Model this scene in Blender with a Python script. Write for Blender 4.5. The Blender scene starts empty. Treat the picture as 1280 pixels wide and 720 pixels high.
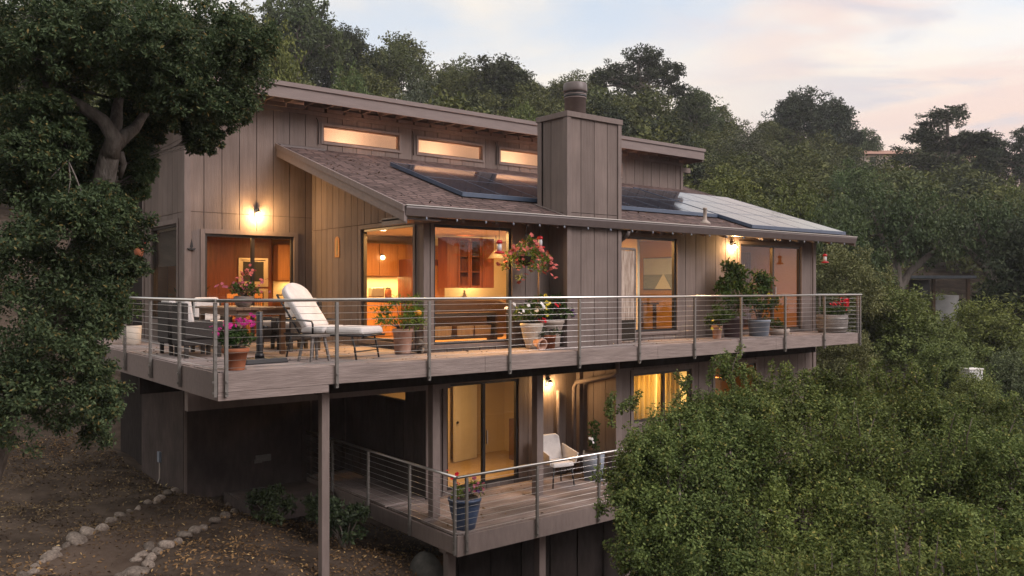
import bpy, math, random
import numpy as np
from mathutils import Vector, Matrix
R = math.radians
rnd = random.Random(11)
sc = bpy.context.scene
C = sc.collection
# ---- camera frame: the camera stands off the deck's corner and looks level
CS, CT, H = -4.2734, -12.3642, 1.25
CC, SS = 0.78356, 0.62131
def cw(X, Y, z):            # metres right of / ahead of the viewpoint -> world
    return (CS + X*CC + Y*SS, CT - X*SS + Y*CC, z)
def at(u, v, Y):            # a bearing and a distance -> world (used to survey where things stand)
    return cw((u-640)/1046.7*Y, Y, H-(v-360)/1046.7*Y)

# ---------------------------------------------------------------- mesh helper
class MB:
    def __init__(s): s.v=[]; s.f=[]; s.m=[]; s.sm=[]
    def add(s, vs, fs, mi=0, smooth=False):
        o=len(s.v); s.v+= [tuple(p) for p in vs]
        for f in fs: s.f.append(tuple(i+o for i in f)); s.m.append(mi); s.sm.append(smooth)
        return s
    def box(s, x0,y0,z0,x1,y1,z1, mi=0):
        if x0>x1:x0,x1=x1,x0
        if y0>y1:y0,y1=y1,y0
        if z0>z1:z0,z1=z1,z0
        return s.add([(x0,y0,z0),(x1,y0,z0),(x1,y1,z0),(x0,y1,z0),(x0,y0,z1),(x1,y0,z1),(x1,y1,z1),(x0,y1,z1)],
            [(0,3,2,1),(4,5,6,7),(0,1,5,4),(1,2,6,5),(2,3,7,6),(3,0,4,7)],mi)
    def cbox(s, c, d, M=None, mi=0, taper=1.0):
        hx,hy,hz=d[0]/2,d[1]/2,d[2]/2
        vs=[(-hx,-hy,-hz),(hx,-hy,-hz),(hx,hy,-hz),(-hx,hy,-hz)]+[(a*taper,b*taper,hz) for a,b in((-hx,-hy),(hx,-hy),(hx,hy),(-hx,hy))]
        vs=[Vector(p) for p in vs]
        if M is not None: vs=[M@p for p in vs]
        vs=[p+Vector(c) for p in vs]
        return s.add(vs,[(0,3,2,1),(4,5,6,7),(0,1,5,4),(1,2,6,5),(2,3,7,6),(3,0,4,7)],mi)
    def hexa(s, b, t, mi=0):    # bottom 4 and top 4 corners
        return s.add(list(b)+list(t),[(0,3,2,1),(4,5,6,7),(0,1,5,4),(1,2,6,5),(2,3,7,6),(3,0,4,7)],mi)
    def prism(s, poly, d, mi=0): # planar polygon pushed along d
        n=len(poly); d=Vector(d); a=[Vector(p) for p in poly]; b=[p+d for p in a]
        return s.add(a+b,[tuple(range(n))[::-1],tuple(range(n,2*n))]+[(i,(i+1)%n,n+(i+1)%n,n+i) for i in range(n)],mi)
    def tube(s, pts, rad, n=8, mi=0, cap=True):
        pts=[Vector(p) for p in pts]
        if not hasattr(rad,'__len__'): rad=[rad]*len(pts)
        o=len(s.v); prev=None
        for i,p in enumerate(pts):
            d=(pts[min(i+1,len(pts)-1)]-pts[max(i-1,0)])
            if d.length<1e-9: d=Vector((0,0,1))
            d.normalize()
            if prev is None:
                a=d.cross(Vector((0,0,1)) if abs(d.z)<.9 else Vector((1,0,0))).normalized()
            else:
                a=(prev-d*prev.dot(d)); a=a.normalized() if a.length>1e-6 else d.orthogonal().normalized()
            prev=a; b=d.cross(a)
            for k in range(n):
                t=2*math.pi*k/n
                s.v.append(tuple(p+(a*math.cos(t)+b*math.sin(t))*rad[i]))
        for i in range(len(pts)-1):
            for k in range(n):
                k2=(k+1)%n
                s.f.append((o+i*n+k,o+i*n+k2,o+(i+1)*n+k2,o+(i+1)*n+k)); s.m.append(mi); s.sm.append(True)
        if cap:
            s.f.append(tuple(o+k for k in range(n))[::-1]); s.m.append(mi); s.sm.append(False)
            e=o+(len(pts)-1)*n
            s.f.append(tuple(e+k for k in range(n))); s.m.append(mi); s.sm.append(False)
        return s
    def lathe(s, prof, c=(0,0,0), n=20, mi=0, sq=(1,1)):
        o=len(s.v)
        for r,z in prof:
            for k in range(n):
                t=2*math.pi*k/n
                s.v.append((c[0]+r*math.cos(t)*sq[0],c[1]+r*math.sin(t)*sq[1],c[2]+z))
        for i in range(len(prof)-1):
            for k in range(n):
                k2=(k+1)%n
                s.f.append((o+i*n+k,o+i*n+k2,o+(i+1)*n+k2,o+(i+1)*n+k)); s.m.append(mi); s.sm.append(True)
        s.f.append(tuple(o+k for k in range(n))[::-1]); s.m.append(mi); s.sm.append(False)
        e=o+(len(prof)-1)*n
        s.f.append(tuple(e+k for k in range(n))); s.m.append(mi); s.sm.append(False)
        return s
    def ball(s, c, r, n=10, m=7, mi=0, jit=0):
        o=len(s.v); rr=r if hasattr(r,'__len__') else (r,r,r)
        for i in range(m+1):
            ph=math.pi*i/m
            for k in range(n):
                t=2*math.pi*k/n; j=1+jit*(rnd.random()-.5)
                s.v.append((c[0]+rr[0]*j*math.sin(ph)*math.cos(t),c[1]+rr[1]*j*math.sin(ph)*math.sin(t),c[2]-rr[2]*j*math.cos(ph)))
        for i in range(m):
            for k in range(n):
                k2=(k+1)%n
                s.f.append((o+i*n+k,o+i*n+k2,o+(i+1)*n+k2,o+(i+1)*n+k)); s.m.append(mi); s.sm.append(True)
        return s
    def mesh(s, name, mats):
        me=bpy.data.meshes.new(name); me.from_pydata(s.v,[],s.f)
        for m in (mats if isinstance(mats,(list,tuple)) else [mats]): me.materials.append(m)
        me.polygons.foreach_set('material_index',s.m); me.polygons.foreach_set('use_smooth',s.sm)
        me.update(); return me
    def build(s, name, mats, parent=None, bevel=0, subd=0, loc=None):
        return link(name, s.mesh(name,mats), parent, bevel, subd, loc)
def link(name, me, parent=None, bevel=0, subd=0, loc=None, rot=None):
    o=bpy.data.objects.new(name,me); C.objects.link(o)
    if parent is not None: o.parent=parent
    if loc is not None: o.location=loc
    if rot is not None: o.rotation_euler=rot
    if bevel:
        b=o.modifiers.new('edge','BEVEL'); b.width=bevel; b.segments=2; b.limit_method='ANGLE'
    if subd:
        b=o.modifiers.new('smooth','SUBSURF'); b.levels=subd; b.render_levels=subd
    return o
def tag(o, label=None, cat=None, group=None, kind=None):
    if label: o['label']=label
    if cat: o['category']=cat
    if group: o['group']=group
    if kind: o['kind']=kind
    return o
def thing(name, label, cat, loc=(0,0,0), rz=0, group=None):
    o=bpy.data.objects.new(name,None); C.objects.link(o); o.location=loc; o.rotation_euler=(0,0,rz); o.empty_display_size=.2
    return tag(o,label,cat,group)
def copy_tree(o, parent=None):
    c=o.copy(); C.objects.link(c); c.parent=parent
    for ch in list(o.children): copy_tree(ch,c)
    return c
def fastmesh(name, V, F, mat, smooth=False):   # V (n,3), F (m,4) numpy
    me=bpy.data.meshes.new(name); n=len(V); m=len(F)
    me.vertices.add(n); me.vertices.foreach_set('co',np.ascontiguousarray(V,dtype=np.float32).ravel())
    me.loops.add(m*4); me.loops.foreach_set('vertex_index',np.ascontiguousarray(F,dtype=np.int32).ravel())
    me.polygons.add(m); me.polygons.foreach_set('loop_start',np.arange(0,m*4,4,dtype=np.int32))
    me.polygons.foreach_set('use_smooth',np.full(m,smooth,dtype=bool))
    me.materials.append(mat); me.update(calc_edges=True); return me

# ---------------------------------------------------------------- materials
def nmat(name):
    m=bpy.data.materials.new(name); m.use_nodes=True; nt=m.node_tree
    return m, nt, nt.nodes['Principled BSDF'], nt.nodes, nt.links
def setp(p, rough=.6, metal=0, spec=.5, **k):
    p.inputs['Roughness'].default_value=rough; p.inputs['Metallic'].default_value=metal
    p.inputs['Specular IOR Level'].default_value=spec
def mat(name, c1, c2=None, scale=4.0, stretch=(1,1,1), rough=.6, metal=0, spec=.4, bump=0, bscale=None, island=0, detail=6, blotch=0, objrand=0):
    """two-tone noise surface; island = tone spread between separate boards/leaves"""
    m,nt,p,N,L=nmat(name); setp(p,rough,metal,spec)
    tc=N.new('ShaderNodeTexCoord'); mp=N.new('ShaderNodeMapping'); mp.inputs['Scale'].default_value=stretch
    L.new(tc.outputs['Object'],mp.inputs['Vector'])
    nz=N.new('ShaderNodeTexNoise'); nz.inputs['Scale'].default_value=scale; nz.inputs['Detail'].default_value=detail; nz.inputs['Roughness'].default_value=.62
    L.new(mp.outputs[0],nz.inputs['Vector'])
    cr=N.new('ShaderNodeValToRGB'); cr.color_ramp.elements[0].position=.33; cr.color_ramp.elements[1].position=.68
    cr.color_ramp.elements[0].color=(*c1,1); cr.color_ramp.elements[1].color=(*(c2 or c1),1)
    L.new(nz.outputs['Fac'],cr.inputs['Fac']); col=cr.outputs['Color']
    if blotch:
        n2=N.new('ShaderNodeTexNoise'); n2.inputs['Scale'].default_value=.9; n2.inputs['Detail'].default_value=4
        L.new(tc.outputs['Object'],n2.inputs['Vector'])
        mr=N.new('ShaderNodeMapRange'); mr.inputs['From Min'].default_value=.3; mr.inputs['From Max'].default_value=.7
        mr.inputs['To Min'].default_value=1-blotch; mr.inputs['To Max'].default_value=1+blotch
        L.new(n2.outputs['Fac'],mr.inputs['Value'])
        mx=N.new('ShaderNodeMix'); mx.data_type='RGBA'; mx.blend_type='MULTIPLY'; mx.inputs['Factor'].default_value=1
        L.new(col,mx.inputs['A']); L.new(mr.outputs[0],mx.inputs['B']); col=mx.outputs['Result']
    if island:
        g=N.new('ShaderNodeNewGeometry'); mr=N.new('ShaderNodeMapRange')
        mr.inputs['To Min'].default_value=1-island; mr.inputs['To Max'].default_value=1+island
        L.new(g.outputs['Random Per Island'],mr.inputs['Value'])
        mx=N.new('ShaderNodeMix'); mx.data_type='RGBA'; mx.blend_type='MULTIPLY'; mx.inputs['Factor'].default_value=1
        L.new(col,mx.inputs['A']); L.new(mr.outputs[0],mx.inputs['B']); col=mx.outputs['Result']
    if objrand:
        oi=N.new('ShaderNodeObjectInfo'); mr=N.new('ShaderNodeMapRange'); mr.inputs['To Min'].default_value=1-objrand; mr.inputs['To Max'].default_value=1+objrand
        L.new(oi.outputs['Random'],mr.inputs['Value'])
        mx=N.new('ShaderNodeMix'); mx.data_type='RGBA'; mx.blend_type='MULTIPLY'; mx.inputs['Factor'].default_value=1
        L.new(col,mx.inputs['A']); L.new(mr.outputs[0],mx.inputs['B']); col=mx.outputs['Result']
    L.new(col,p.inputs['Base Color'])
    if bump:
        nb=N.new('ShaderNodeTexNoise'); nb.inputs['Scale'].default_value=bscale or scale*3; nb.inputs['Detail'].default_value=5
        L.new(mp.outputs[0],nb.inputs['Vector'])
        b=N.new('ShaderNodeBump'); b.inputs['Strength'].default_value=bump; b.inputs['Distance'].default_value=.02
        L.new(nb.outputs['Fac'],b.inputs['Height']); L.new(b.outputs[0],p.inputs['Normal'])
    return m
def leafmat(name, dark, light, tip=None, rough=.6, spec=.2, trans=.25, hue=1.0):
    """leaf colours vary from leaf to leaf and softly across the plant; a little light passes through"""
    m,nt,p,N,L=nmat(name); setp(p,rough,0,spec)
    g=N.new('ShaderNodeNewGeometry'); cr=N.new('ShaderNodeValToRGB')
    cr.color_ramp.elements[0].color=(*dark,1); cr.color_ramp.elements[1].color=(*light,1); cr.color_ramp.elements[1].position=.93
    if tip:
        e=cr.color_ramp.elements.new(.985); e.color=(*tip,1)
    tc=N.new('ShaderNodeTexCoord'); nz=N.new('ShaderNodeTexNoise'); nz.inputs['Scale'].default_value=.8; nz.inputs['Detail'].default_value=3
    L.new(tc.outputs['Object'],nz.inputs['Vector'])
    L.new(g.outputs['Random Per Island'],cr.inputs['Fac'])
    mr=N.new('ShaderNodeMapRange'); mr.inputs['From Min'].default_value=.3; mr.inputs['From Max'].default_value=.7; mr.inputs['To Min'].default_value=.7; mr.inputs['To Max'].default_value=1.3
    L.new(nz.outputs['Fac'],mr.inputs['Value'])
    mx=N.new('ShaderNodeMix'); mx.data_type='RGBA'; mx.blend_type='MULTIPLY'; mx.inputs['Factor'].default_value=1
    L.new(cr.outputs[0],mx.inputs['A']); L.new(mr.outputs[0],mx.inputs['B'])
    n2=N.new('ShaderNodeTexNoise'); n2.inputs['Scale'].default_value=.13; n2.inputs['Detail'].default_value=1; L.new(tc.outputs['Object'],n2.inputs['Vector'])
    oi=N.new('ShaderNodeObjectInfo'); ad=N.new('ShaderNodeMath'); ad.operation='MULTIPLY_ADD'; ad.inputs[1].default_value=.55; L.new(oi.outputs['Random'],ad.inputs[0]); L.new(n2.outputs['Fac'],ad.inputs[2])
    hr=N.new('ShaderNodeValToRGB'); hr.color_ramp.elements[0].position=.4; hr.color_ramp.elements[0].color=(.78,.92,.95,1); hr.color_ramp.elements[1].position=1.0; hr.color_ramp.elements[1].color=(1.35,1.15,.85,1); L.new(ad.outputs[0],hr.inputs['Fac'])
    m3=N.new('ShaderNodeMix'); m3.data_type='RGBA'; m3.blend_type='MULTIPLY'; m3.inputs['Factor'].default_value=hue; L.new(mx.outputs['Result'],m3.inputs['A']); L.new(hr.outputs[0],m3.inputs['B']); mx=m3
    L.new(mx.outputs['Result'],p.inputs['Base Color'])
    if trans:
        tr=N.new('ShaderNodeBsdfTranslucent'); L.new(mx.outputs['Result'],tr.inputs['Color'])
        ms=N.new('ShaderNodeMixShader'); ms.inputs[0].default_value=trans
        out=N['Material Output']; L.new(p.outputs[0],ms.inputs[1]); L.new(tr.outputs[0],ms.inputs[2]); L.new(ms.outputs[0],out.inputs['Surface'])
    return m
def emis(name, col, st):
    m,nt,p,N,L=nmat(name); p.inputs['Base Color'].default_value=(*col,1)
    p.inputs['Emission Color'].default_value=(*col,1); p.inputs['Emission Strength'].default_value=st; return m
def glassmat(name, refl=1.0, tint=(.93,.95,.94)):
    m,nt,p,N,L=nmat(name); N.remove(p)
    t=N.new('ShaderNodeBsdfTransparent'); t.inputs[0].default_value=(*tint,1)
    g=N.new('ShaderNodeBsdfGlossy'); g.inputs['Roughness'].default_value=.01; g.inputs[0].default_value=(.95,.95,.95,1)
    f=N.new('ShaderNodeFresnel'); f.inputs[0].default_value=1.55
    mu=N.new('ShaderNodeMath'); mu.operation='MULTIPLY'; mu.inputs[1].default_value=refl; mu.use_clamp=True
    ms=N.new('ShaderNodeMixShader'); L.new(f.outputs[0],mu.inputs[0])
    ge=N.new('ShaderNodeNewGeometry'); iv=N.new('ShaderNodeMath'); iv.operation='SUBTRACT'; iv.inputs[0].default_value=1; L.new(ge.outputs['Backfacing'],iv.inputs[1])
    m2=N.new('ShaderNodeMath'); m2.operation='MULTIPLY'; L.new(mu.outputs[0],m2.inputs[0]); L.new(iv.outputs[0],m2.inputs[1]); L.new(m2.outputs[0],ms.inputs[0]); L.new(t.outputs[0],ms.inputs[1]); L.new(g.outputs[0],ms.inputs[2])
    L.new(ms.outputs[0],N['Material Output'].inputs['Surface']); return m
def shinglemat(name):
    m,nt,p,N,L=nmat(name); setp(p,.92,0,.2)
    tc=N.new('ShaderNodeTexCoord'); mp=N.new('ShaderNodeMapping'); mp.inputs['Scale'].default_value=(1,1.05,0)
    L.new(tc.outputs['Object'],mp.inputs['Vector'])
    br=N.new('ShaderNodeTexBrick'); br.inputs['Scale'].default_value=1; br.inputs['Brick Width'].default_value=.42; br.inputs['Row Height'].default_value=.19
    br.inputs['Mortar Size'].default_value=.02; br.inputs['Mortar Smooth'].default_value=.3; br.inputs['Bias'].default_value=0; br.offset=.37; br.squash=.8
    br.inputs['Color1'].default_value=(.085,.056,.05,1); br.inputs['Color2'].default_value=(.16,.108,.098,1); br.inputs['Mortar'].default_value=(.03,.02,.019,1)
    # ragged lower edges
    wn=N.new('ShaderNodeTexNoise'); wn.inputs['Scale'].default_value=7; L.new(mp.outputs[0],wn.inputs['Vector'])
    va=N.new('ShaderNodeVectorMath'); va.operation='SCALE'; va.inputs['Scale'].default_value=.06
    L.new(wn.outputs['Color'],va.inputs[0]); vb=N.new('ShaderNodeVectorMath'); L.new(mp.outputs[0],vb.inputs[0]); L.new(va.outputs[0],vb.inputs[1])
    L.new(vb.outputs[0],br.inputs['Vector'])
    nz=N.new('ShaderNodeTexNoise'); nz.inputs['Scale'].default_value=40; L.new(tc.outputs['Object'],nz.inputs['Vector'])
    nl=N.new('ShaderNodeTexNoise'); nl.inputs['Scale'].default_value=1.1; nl.inputs['Detail'].default_value=5; L.new(tc.outputs['Object'],nl.inputs['Vector'])
    ad=N.new('ShaderNodeMath'); L.new(nz.outputs['Fac'],ad.inputs[0]); L.new(nl.outputs['Fac'],ad.inputs[1])
    mr=N.new('ShaderNodeMapRange'); mr.inputs['From Min'].default_value=.6; mr.inputs['From Max'].default_value=1.4; mr.inputs['To Min'].default_value=.6; mr.inputs['To Max'].default_value=1.4
    L.new(ad.outputs[0],mr.inputs['Value'])
    mx=N.new('ShaderNodeMix'); mx.data_type='RGBA'; mx.blend_type='MULTIPLY'; mx.inputs['Factor'].default_value=1
    L.new(br.outputs['Color'],mx.inputs['A']); L.new(mr.outputs[0],mx.inputs['B']); L.new(mx.outputs['Result'],p.inputs['Base Color'])
    b=N.new('ShaderNodeBump'); b.inputs['Strength'].default_value=.7; b.inputs['Distance'].default_value=.02; b.invert=True
    L.new(br.outputs['Fac'],b.inputs['Height']); L.new(b.outputs[0],p.inputs['Normal']); return m
def solarmat(name):
    m,nt,p,N,L=nmat(name); setp(p,.08,0,.8)
    tc=N.new('ShaderNodeTexCoord'); br=N.new('ShaderNodeTexBrick'); br.offset=0
    br.inputs['Scale'].default_value=1; br.inputs['Brick Width'].default_value=.16; br.inputs['Row Height'].default_value=.16; br.inputs['Mortar Size'].default_value=.004
    br.inputs['Color1'].default_value=(.028,.032,.045,1); br.inputs['Color2'].default_value=(.032,.036,.05,1); br.inputs['Mortar'].default_value=(.05,.055,.065,1)
    L.new(tc.outputs['Object'],br.inputs['Vector']); L.new(br.outputs['Color'],p.inputs['Base Color'])
    nz=N.new('ShaderNodeTexNoise'); nz.inputs['Scale'].default_value=2.2; nz.inputs['Detail'].default_value=6; L.new(tc.outputs['Object'],nz.inputs['Vector'])
    mr=N.new('ShaderNodeMapRange'); mr.inputs['To Min'].default_value=.03; mr.inputs['To Max'].default_value=.1; L.new(nz.outputs['Fac'],mr.inputs['Value']); L.new(mr.outputs[0],p.inputs['Roughness']); return m
M={}
M['paint']=mat('taupe_paint',(.152,.12,.107),(.195,.156,.14),3,(7,7,.35),.78,spec=.22,bump=.35,bscale=16,island=.1,blotch=.17)
M['trim']=mat('trim_paint',(.17,.135,.122),(.21,.168,.152),3,(4,4,1),.7,spec=.25,bump=.15,blotch=.08)
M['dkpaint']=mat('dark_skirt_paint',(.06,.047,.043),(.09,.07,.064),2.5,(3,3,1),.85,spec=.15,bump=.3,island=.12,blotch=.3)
M['fascia']=mat('fascia_paint',(.2,.16,.15),(.24,.195,.182),3,(.6,4,4),.65,spec=.3,bump=.15)
M['rim']=mat('weathered_rim_board',(.2,.16,.145),(.31,.255,.233),5,(.35,5,5),.8,spec=.2,bump=.5,bscale=16,blotch=.12)
M['deck']=mat('weathered_deck_boards',(.2,.165,.155),(.34,.29,.275),6,(.5,8,8),.75,spec=.25,bump=.4,bscale=22,island=.22,blotch=.2)
M['lowdeck']=mat('wet_stained_deck_boards',(.15,.115,.1),(.3,.25,.235),5,(.4,6,6),.7,spec=.3,bump=.4,bscale=20,island=.2,blotch=.45)
M['shingle']=shinglemat('brown_asphalt_shingles')
M['gutter']=mat('brown_gutter_metal',(.11,.088,.085),(.13,.105,.1),6,rough=.42,metal=.0,spec=.5)
M['void']=mat('shade_dark_wood',(.022,.018,.016),(.04,.032,.03),3,(3,3,1),.9,spec=.1)  # near-black tone carries the shade under the decks and in the recess
M['black']=mat('black_metal',(.012,.012,.013),(.02,.02,.022),9,rough=.4,spec=.5)
M['bronze']=mat('dark_bronze_frame',(.03,.024,.02),(.045,.036,.03),9,rough=.4,spec=.5)
M['steel']=mat('galvanised_post_metal',(.2,.19,.175),(.27,.255,.24),12,rough=.5,metal=.75,spec=.5)
M['bright']=mat('brushed_stainless',(.62,.6,.57),(.7,.68,.65),20,(1,12,12),.3,1.0)
M['solar']=solarmat('solar_cells'); M['solaredge']=mat('solar_frame',(.055,.08,.13),(.07,.1,.155),8,rough=.35,spec=.6)
M['glass']=glassmat('window_glass',1.0); M['glass2']=glassmat('window_glass_tinted',1.15,(.88,.85,.8))
M['white']=mat('white_cushion',(.56,.53,.515),(.7,.67,.65),4,rough=.95,spec=.05,bump=.5,bscale=6,blotch=.06)
M['wicker']=mat('dark_wicker',(.022,.019,.017),(.05,.043,.04),30,(1,1,3),.7,bump=.6,bscale=60)
M['teak']=mat('teak_wood',(.13,.075,.045),(.2,.12,.075),6,(.5,6,6),.55,bump=.2)
M['greywood']=mat('silvered_wood',(.12,.105,.098),(.23,.205,.19),6,(.5,6,6),.8,bump=.4,island=.15)
M['terra']=mat('terracotta',(.32,.11,.055),(.42,.17,.09),5,rough=.85,spec=.15,bump=.15,blotch=.15)
M['paleterra']=mat('pale_terracotta',(.38,.21,.15),(.5,.33,.26),4,rough=.85,spec=.15,bump=.15,blotch=.2)
M['cream']=mat('cream_ceramic',(.5,.44,.37),(.6,.54,.46),4,rough=.6,bump=.1)
M['tan']=mat('tan_ceramic',(.33,.27,.23),(.42,.35,.3),4,rough=.6)
M['blue']=mat('blue_glaze',(.035,.06,.115),(.06,.09,.16),5,(1,1,6),.3,spec=.5,bump=.3,bscale=14)
M['greyblue']=mat('grey_blue_planter',(.19,.22,.27),(.25,.28,.33),4,rough=.6)
M['purplepot']=mat('dark_plum_pot',(.05,.032,.036),(.08,.05,.055),4,rough=.5)
M['soil']=mat('potting_soil',(.02,.014,.01),(.04,.03,.02),20,rough=1,bump=.5)
M['red']=mat('red_plastic',(.5,.012,.018),(.58,.018,.025),5,rough=.3,spec=.5)
M['bark']=mat('grey_oak_bark',(.1,.088,.078),(.23,.205,.185),5,(3,3,.8),.95,spec=.1,bump=.9,bscale=14,blotch=.2)
M['farbark']=mat('far_bark',(.11,.095,.085),(.2,.175,.155),3,(3,3,.6),.95,spec=.1)
M['twig']=mat('twig_bark',(.12,.1,.085),(.2,.17,.15),8,rough=.95,spec=.1)
M['rock']=mat('river_stone',(.13,.105,.088),(.27,.225,.185),4,rough=.9,spec=.2,bump=.6,bscale=9,blotch=.25,objrand=.45)
M['concrete']=mat('rough_concrete',(.05,.05,.045),(.1,.095,.085),5,rough=.95,spec=.1,bump=.5)
M['ochre']=mat('ochre_wall',(.5,.3,.11),(.56,.34,.13),1.5,rough=.85,spec=.15)
M['creamwall']=mat('cream_wall',(.66,.56,.4),(.7,.6,.44),1.5,rough=.85,spec=.15)
M['maple']=mat('honey_cabinet_wood',(.4,.17,.05),(.54,.26,.09),3,(6,6,.5),.4,spec=.5,island=.12)
M['cherry']=mat('cherry_cabinet_wood',(.13,.034,.014),(.22,.065,.026),3,(6,6,.5),.35,spec=.5,island=.12)
M['darkwood']=mat('dark_brown_wood',(.05,.026,.016),(.09,.05,.03),4,(1,6,6),.45)
M['floorwood']=mat('warm_room_floor',(.32,.18,.08),(.42,.25,.12),3,(.5,6,1),.4,island=.1)
M['carpet']=mat('tan_carpet',(.42,.32,.19),(.5,.39,.24),9,rough=1,spec=.05,bump=.3)
M['inox']=mat('oven_steel',(.55,.5,.44),(.6,.55,.5),12,(1,1,9),.3,.9)
M['ceil']=mat('white_ceiling',(.72,.68,.6),(.76,.72,.64),2,rough=.9,spec=.1)
M['blind']=mat('dark_roller_blind',(.03,.026,.023),(.05,.043,.038),6,(1,1,12),.9)
M['curtain']=leafmat('yellow_curtain',(.74,.6,.34),(.8,.68,.42),rough=.9,trans=.65,hue=0)
M['peel']=mat('peeling_whitewash',(.24,.17,.13),(.6,.5,.42),3.5,(5,5,.7),.9,spec=.1,bump=.5)
M['whitepaint']=mat('white_paint',(.7,.68,.64),(.78,.76,.72),3,rough=.7)
M['oldwhite']=mat('weathered_white_box',(.55,.55,.56),(.68,.68,.68),2,rough=.7)
M['tile']=mat('clay_roof_tile',(.3,.16,.12),(.42,.25,.19),3,(1,6,1),.9,bump=.5)
M['stucco']=mat('pale_stucco',(.58,.47,.42),(.66,.55,.49),2,rough=.95,spec=.1)
M['print_sky']=mat('print_sky',(.5,.66,.85),(.62,.78,.95),2,(1,1,3)); M['print_sea']=mat('print_sea',(.2,.3,.42),(.3,.42,.55),3,(1,1,6)); M['print_white']=mat('print_white',(.75,.88,1),(.8,.92,1),2)
M['bulb']=emis('lit_bulb',(1,.72,.38),420); M['spot']=emis('lit_ceiling_lamp',(1,.75,.42),16); M['glint_ball']=emis('glint_glow',(1,.8,.5),9)
M['lf_oak']=leafmat('oak_leaf',(.026,.048,.024),(.085,.125,.058),(.2,.16,.06),hue=.3)
M['lf_shrub']=leafmat('shrub_leaf',(.056,.086,.024),(.19,.235,.07),(.3,.27,.08),hue=.5)
M['lf_far']=leafmat('hill_oak_leaf',(.036,.053,.023),(.103,.13,.052),trans=.15)
M['lf_far2']=leafmat('hill_bay_leaf',(.05,.074,.025),(.138,.175,.06),trans=.15)
M['lf_dark']=leafmat('pine_needle',(.02,.032,.019),(.05,.066,.036),trans=.1)
M['lf_grey']=leafmat('grey_scrub_leaf',(.055,.065,.04),(.12,.132,.085),trans=.15)
M['lf_canyon']=leafmat('canyon_bush_leaf',(.06,.09,.028),(.19,.235,.085),trans=.2)
M['lf_canyon2']=leafmat('grey_canyon_leaf',(.07,.092,.045),(.17,.2,.11),trans=.2)
M['lf_lime']=leafmat('lime_leaf',(.06,.11,.015),(.15,.22,.035))
M['lf_pot']=leafmat('pot_plant_leaf',(.02,.05,.012),(.065,.11,.028))
M['lf_bush']=leafmat('camellia_leaf',(.016,.032,.012),(.05,.075,.026),spec=.5)
def petal(n,c): return mat(n,tuple(x*.8 for x in c),c,8,rough=.7,spec=.2,island=.25)
M['pink']=petal('magenta_petals',(.5,.025,.22)); M['salmon']=petal('salmon_petals',(.5,.12,.1)); M['crimson']=petal('crimson_petals',(.6,.015,.03))
M['palepink']=petal('dusty_pink_petals',(.36,.09,.13)); M['wpetal']=petal('white_petals',(.75,.73,.7)); M['ypetal']=petal('yellow_petals',(.75,.6,.06)); M['vpetal']=petal('violet_petals',(.06,.015,.1)); M['orange']=petal('orange_fruit',(.7,.3,.03))
# ================================================================ HOUSE
house = thing('house','taupe board sided house with two shed roofs and a square chimney, glowing at dusk','house')
T, WF, SL, S0, S1 = 6.4, 1.4, 4.47, 1.5, 18.0
def roofz(t): return 2.72+(t-.65)*.327          # top of the low shed roof
def bx(mb, ax, p, a0,a1,d0,d1,z0,z1, mi=0):
    if ax=='s': mb.box(a0,p+d0,z0,a1,p+d1,z1,mi)
    else: mb.box(p+d0,a0,z0,p+d1,a1,z1,mi)
def boards(name, ax, p, a0,a1,z0,z1, holes=(), pitch=.4, gap=.016, joints=(), m=None, parent=None, label=None, sign=1, back=None):
    """vertical board siding: real boards with open grooves over a backing sheet"""
    joints=sorted(joints)
    ztop = z1 if callable(z1) else (lambda a: z1)
    mb=MB()
    def seg(b0,b1,d0,d1,js,mi):
        edges=sorted({b0,b1,*[h[0] for h in holes if b0<h[0]<b1],*[h[1] for h in holes if b0<h[1]<b1]})
        for e0,e1 in zip(edges,edges[1:]):
            mid=(e0+e1)/2; zs=[(z0,None)]
            cuts=sorted([(h[2],h[3]) for h in holes if h[0]<mid<h[1]])
            lo=z0; spans=[]
            for c0,c1 in cuts:
                if c0>lo: spans.append((lo,c0))
                lo=c1
            spans.append((lo,None))
            for q0,q1 in spans:
                js_=[j for j in js if j>q0 and (j<(q1 if q1 is not None else min(ztop(e0),ztop(e1))))]
                pts=[q0]+js_+[q1]
                for k in range(len(pts)-1):
                    y0=pts[k]+(.006 if k>0 else 0); y1=pts[k+1]
                    if y1 is not None and k<len(pts)-2: y1-=.006
                    t0=y1 if y1 is not None else ztop(e0); t1=y1 if y1 is not None else ztop(e1)
                    if max(t0,t1)-y0<.01: continue
                    D0,D1=d0*sign,d1*sign
                    f=(lambda a,d,z:(a,p+d,z)) if ax=='s' else (lambda a,d,z:(p+d,a,z))
                    mb.hexa([f(e0,D0,y0),f(e1,D0,y0),f(e1,D1,y0),f(e0,D1,y0)],[f(e0,D0,t0),f(e1,D0,t1),f(e1,D1,t1),f(e0,D1,t0)],mi)
    seg(a0,a1,.022,.13,(),1)
    n=max(1,int(math.ceil((a1-a0)/pitch-1e-6))); 
    for i in range(n):
        b0=a0+i*pitch; b1=min(a1,b0+pitch)
        if b1-b0<.03: continue
        seg(b0+(gap/2 if i else 0), b1-(gap/2 if b1<a1-1e-6 else 0),0,.022,joints,0)
    o=mb.build(name,[m or M['paint'],back or M['dkpaint']],parent or house)
    # outward normals whatever the axis
    me=o.data; bm=__import__('bmesh').new(); bm.from_mesh(me); __import__('bmesh').ops.recalc_face_normals(bm,faces=bm.faces); bm.to_mesh(me); bm.free()
    if label: o['label']=label
    return o
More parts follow.
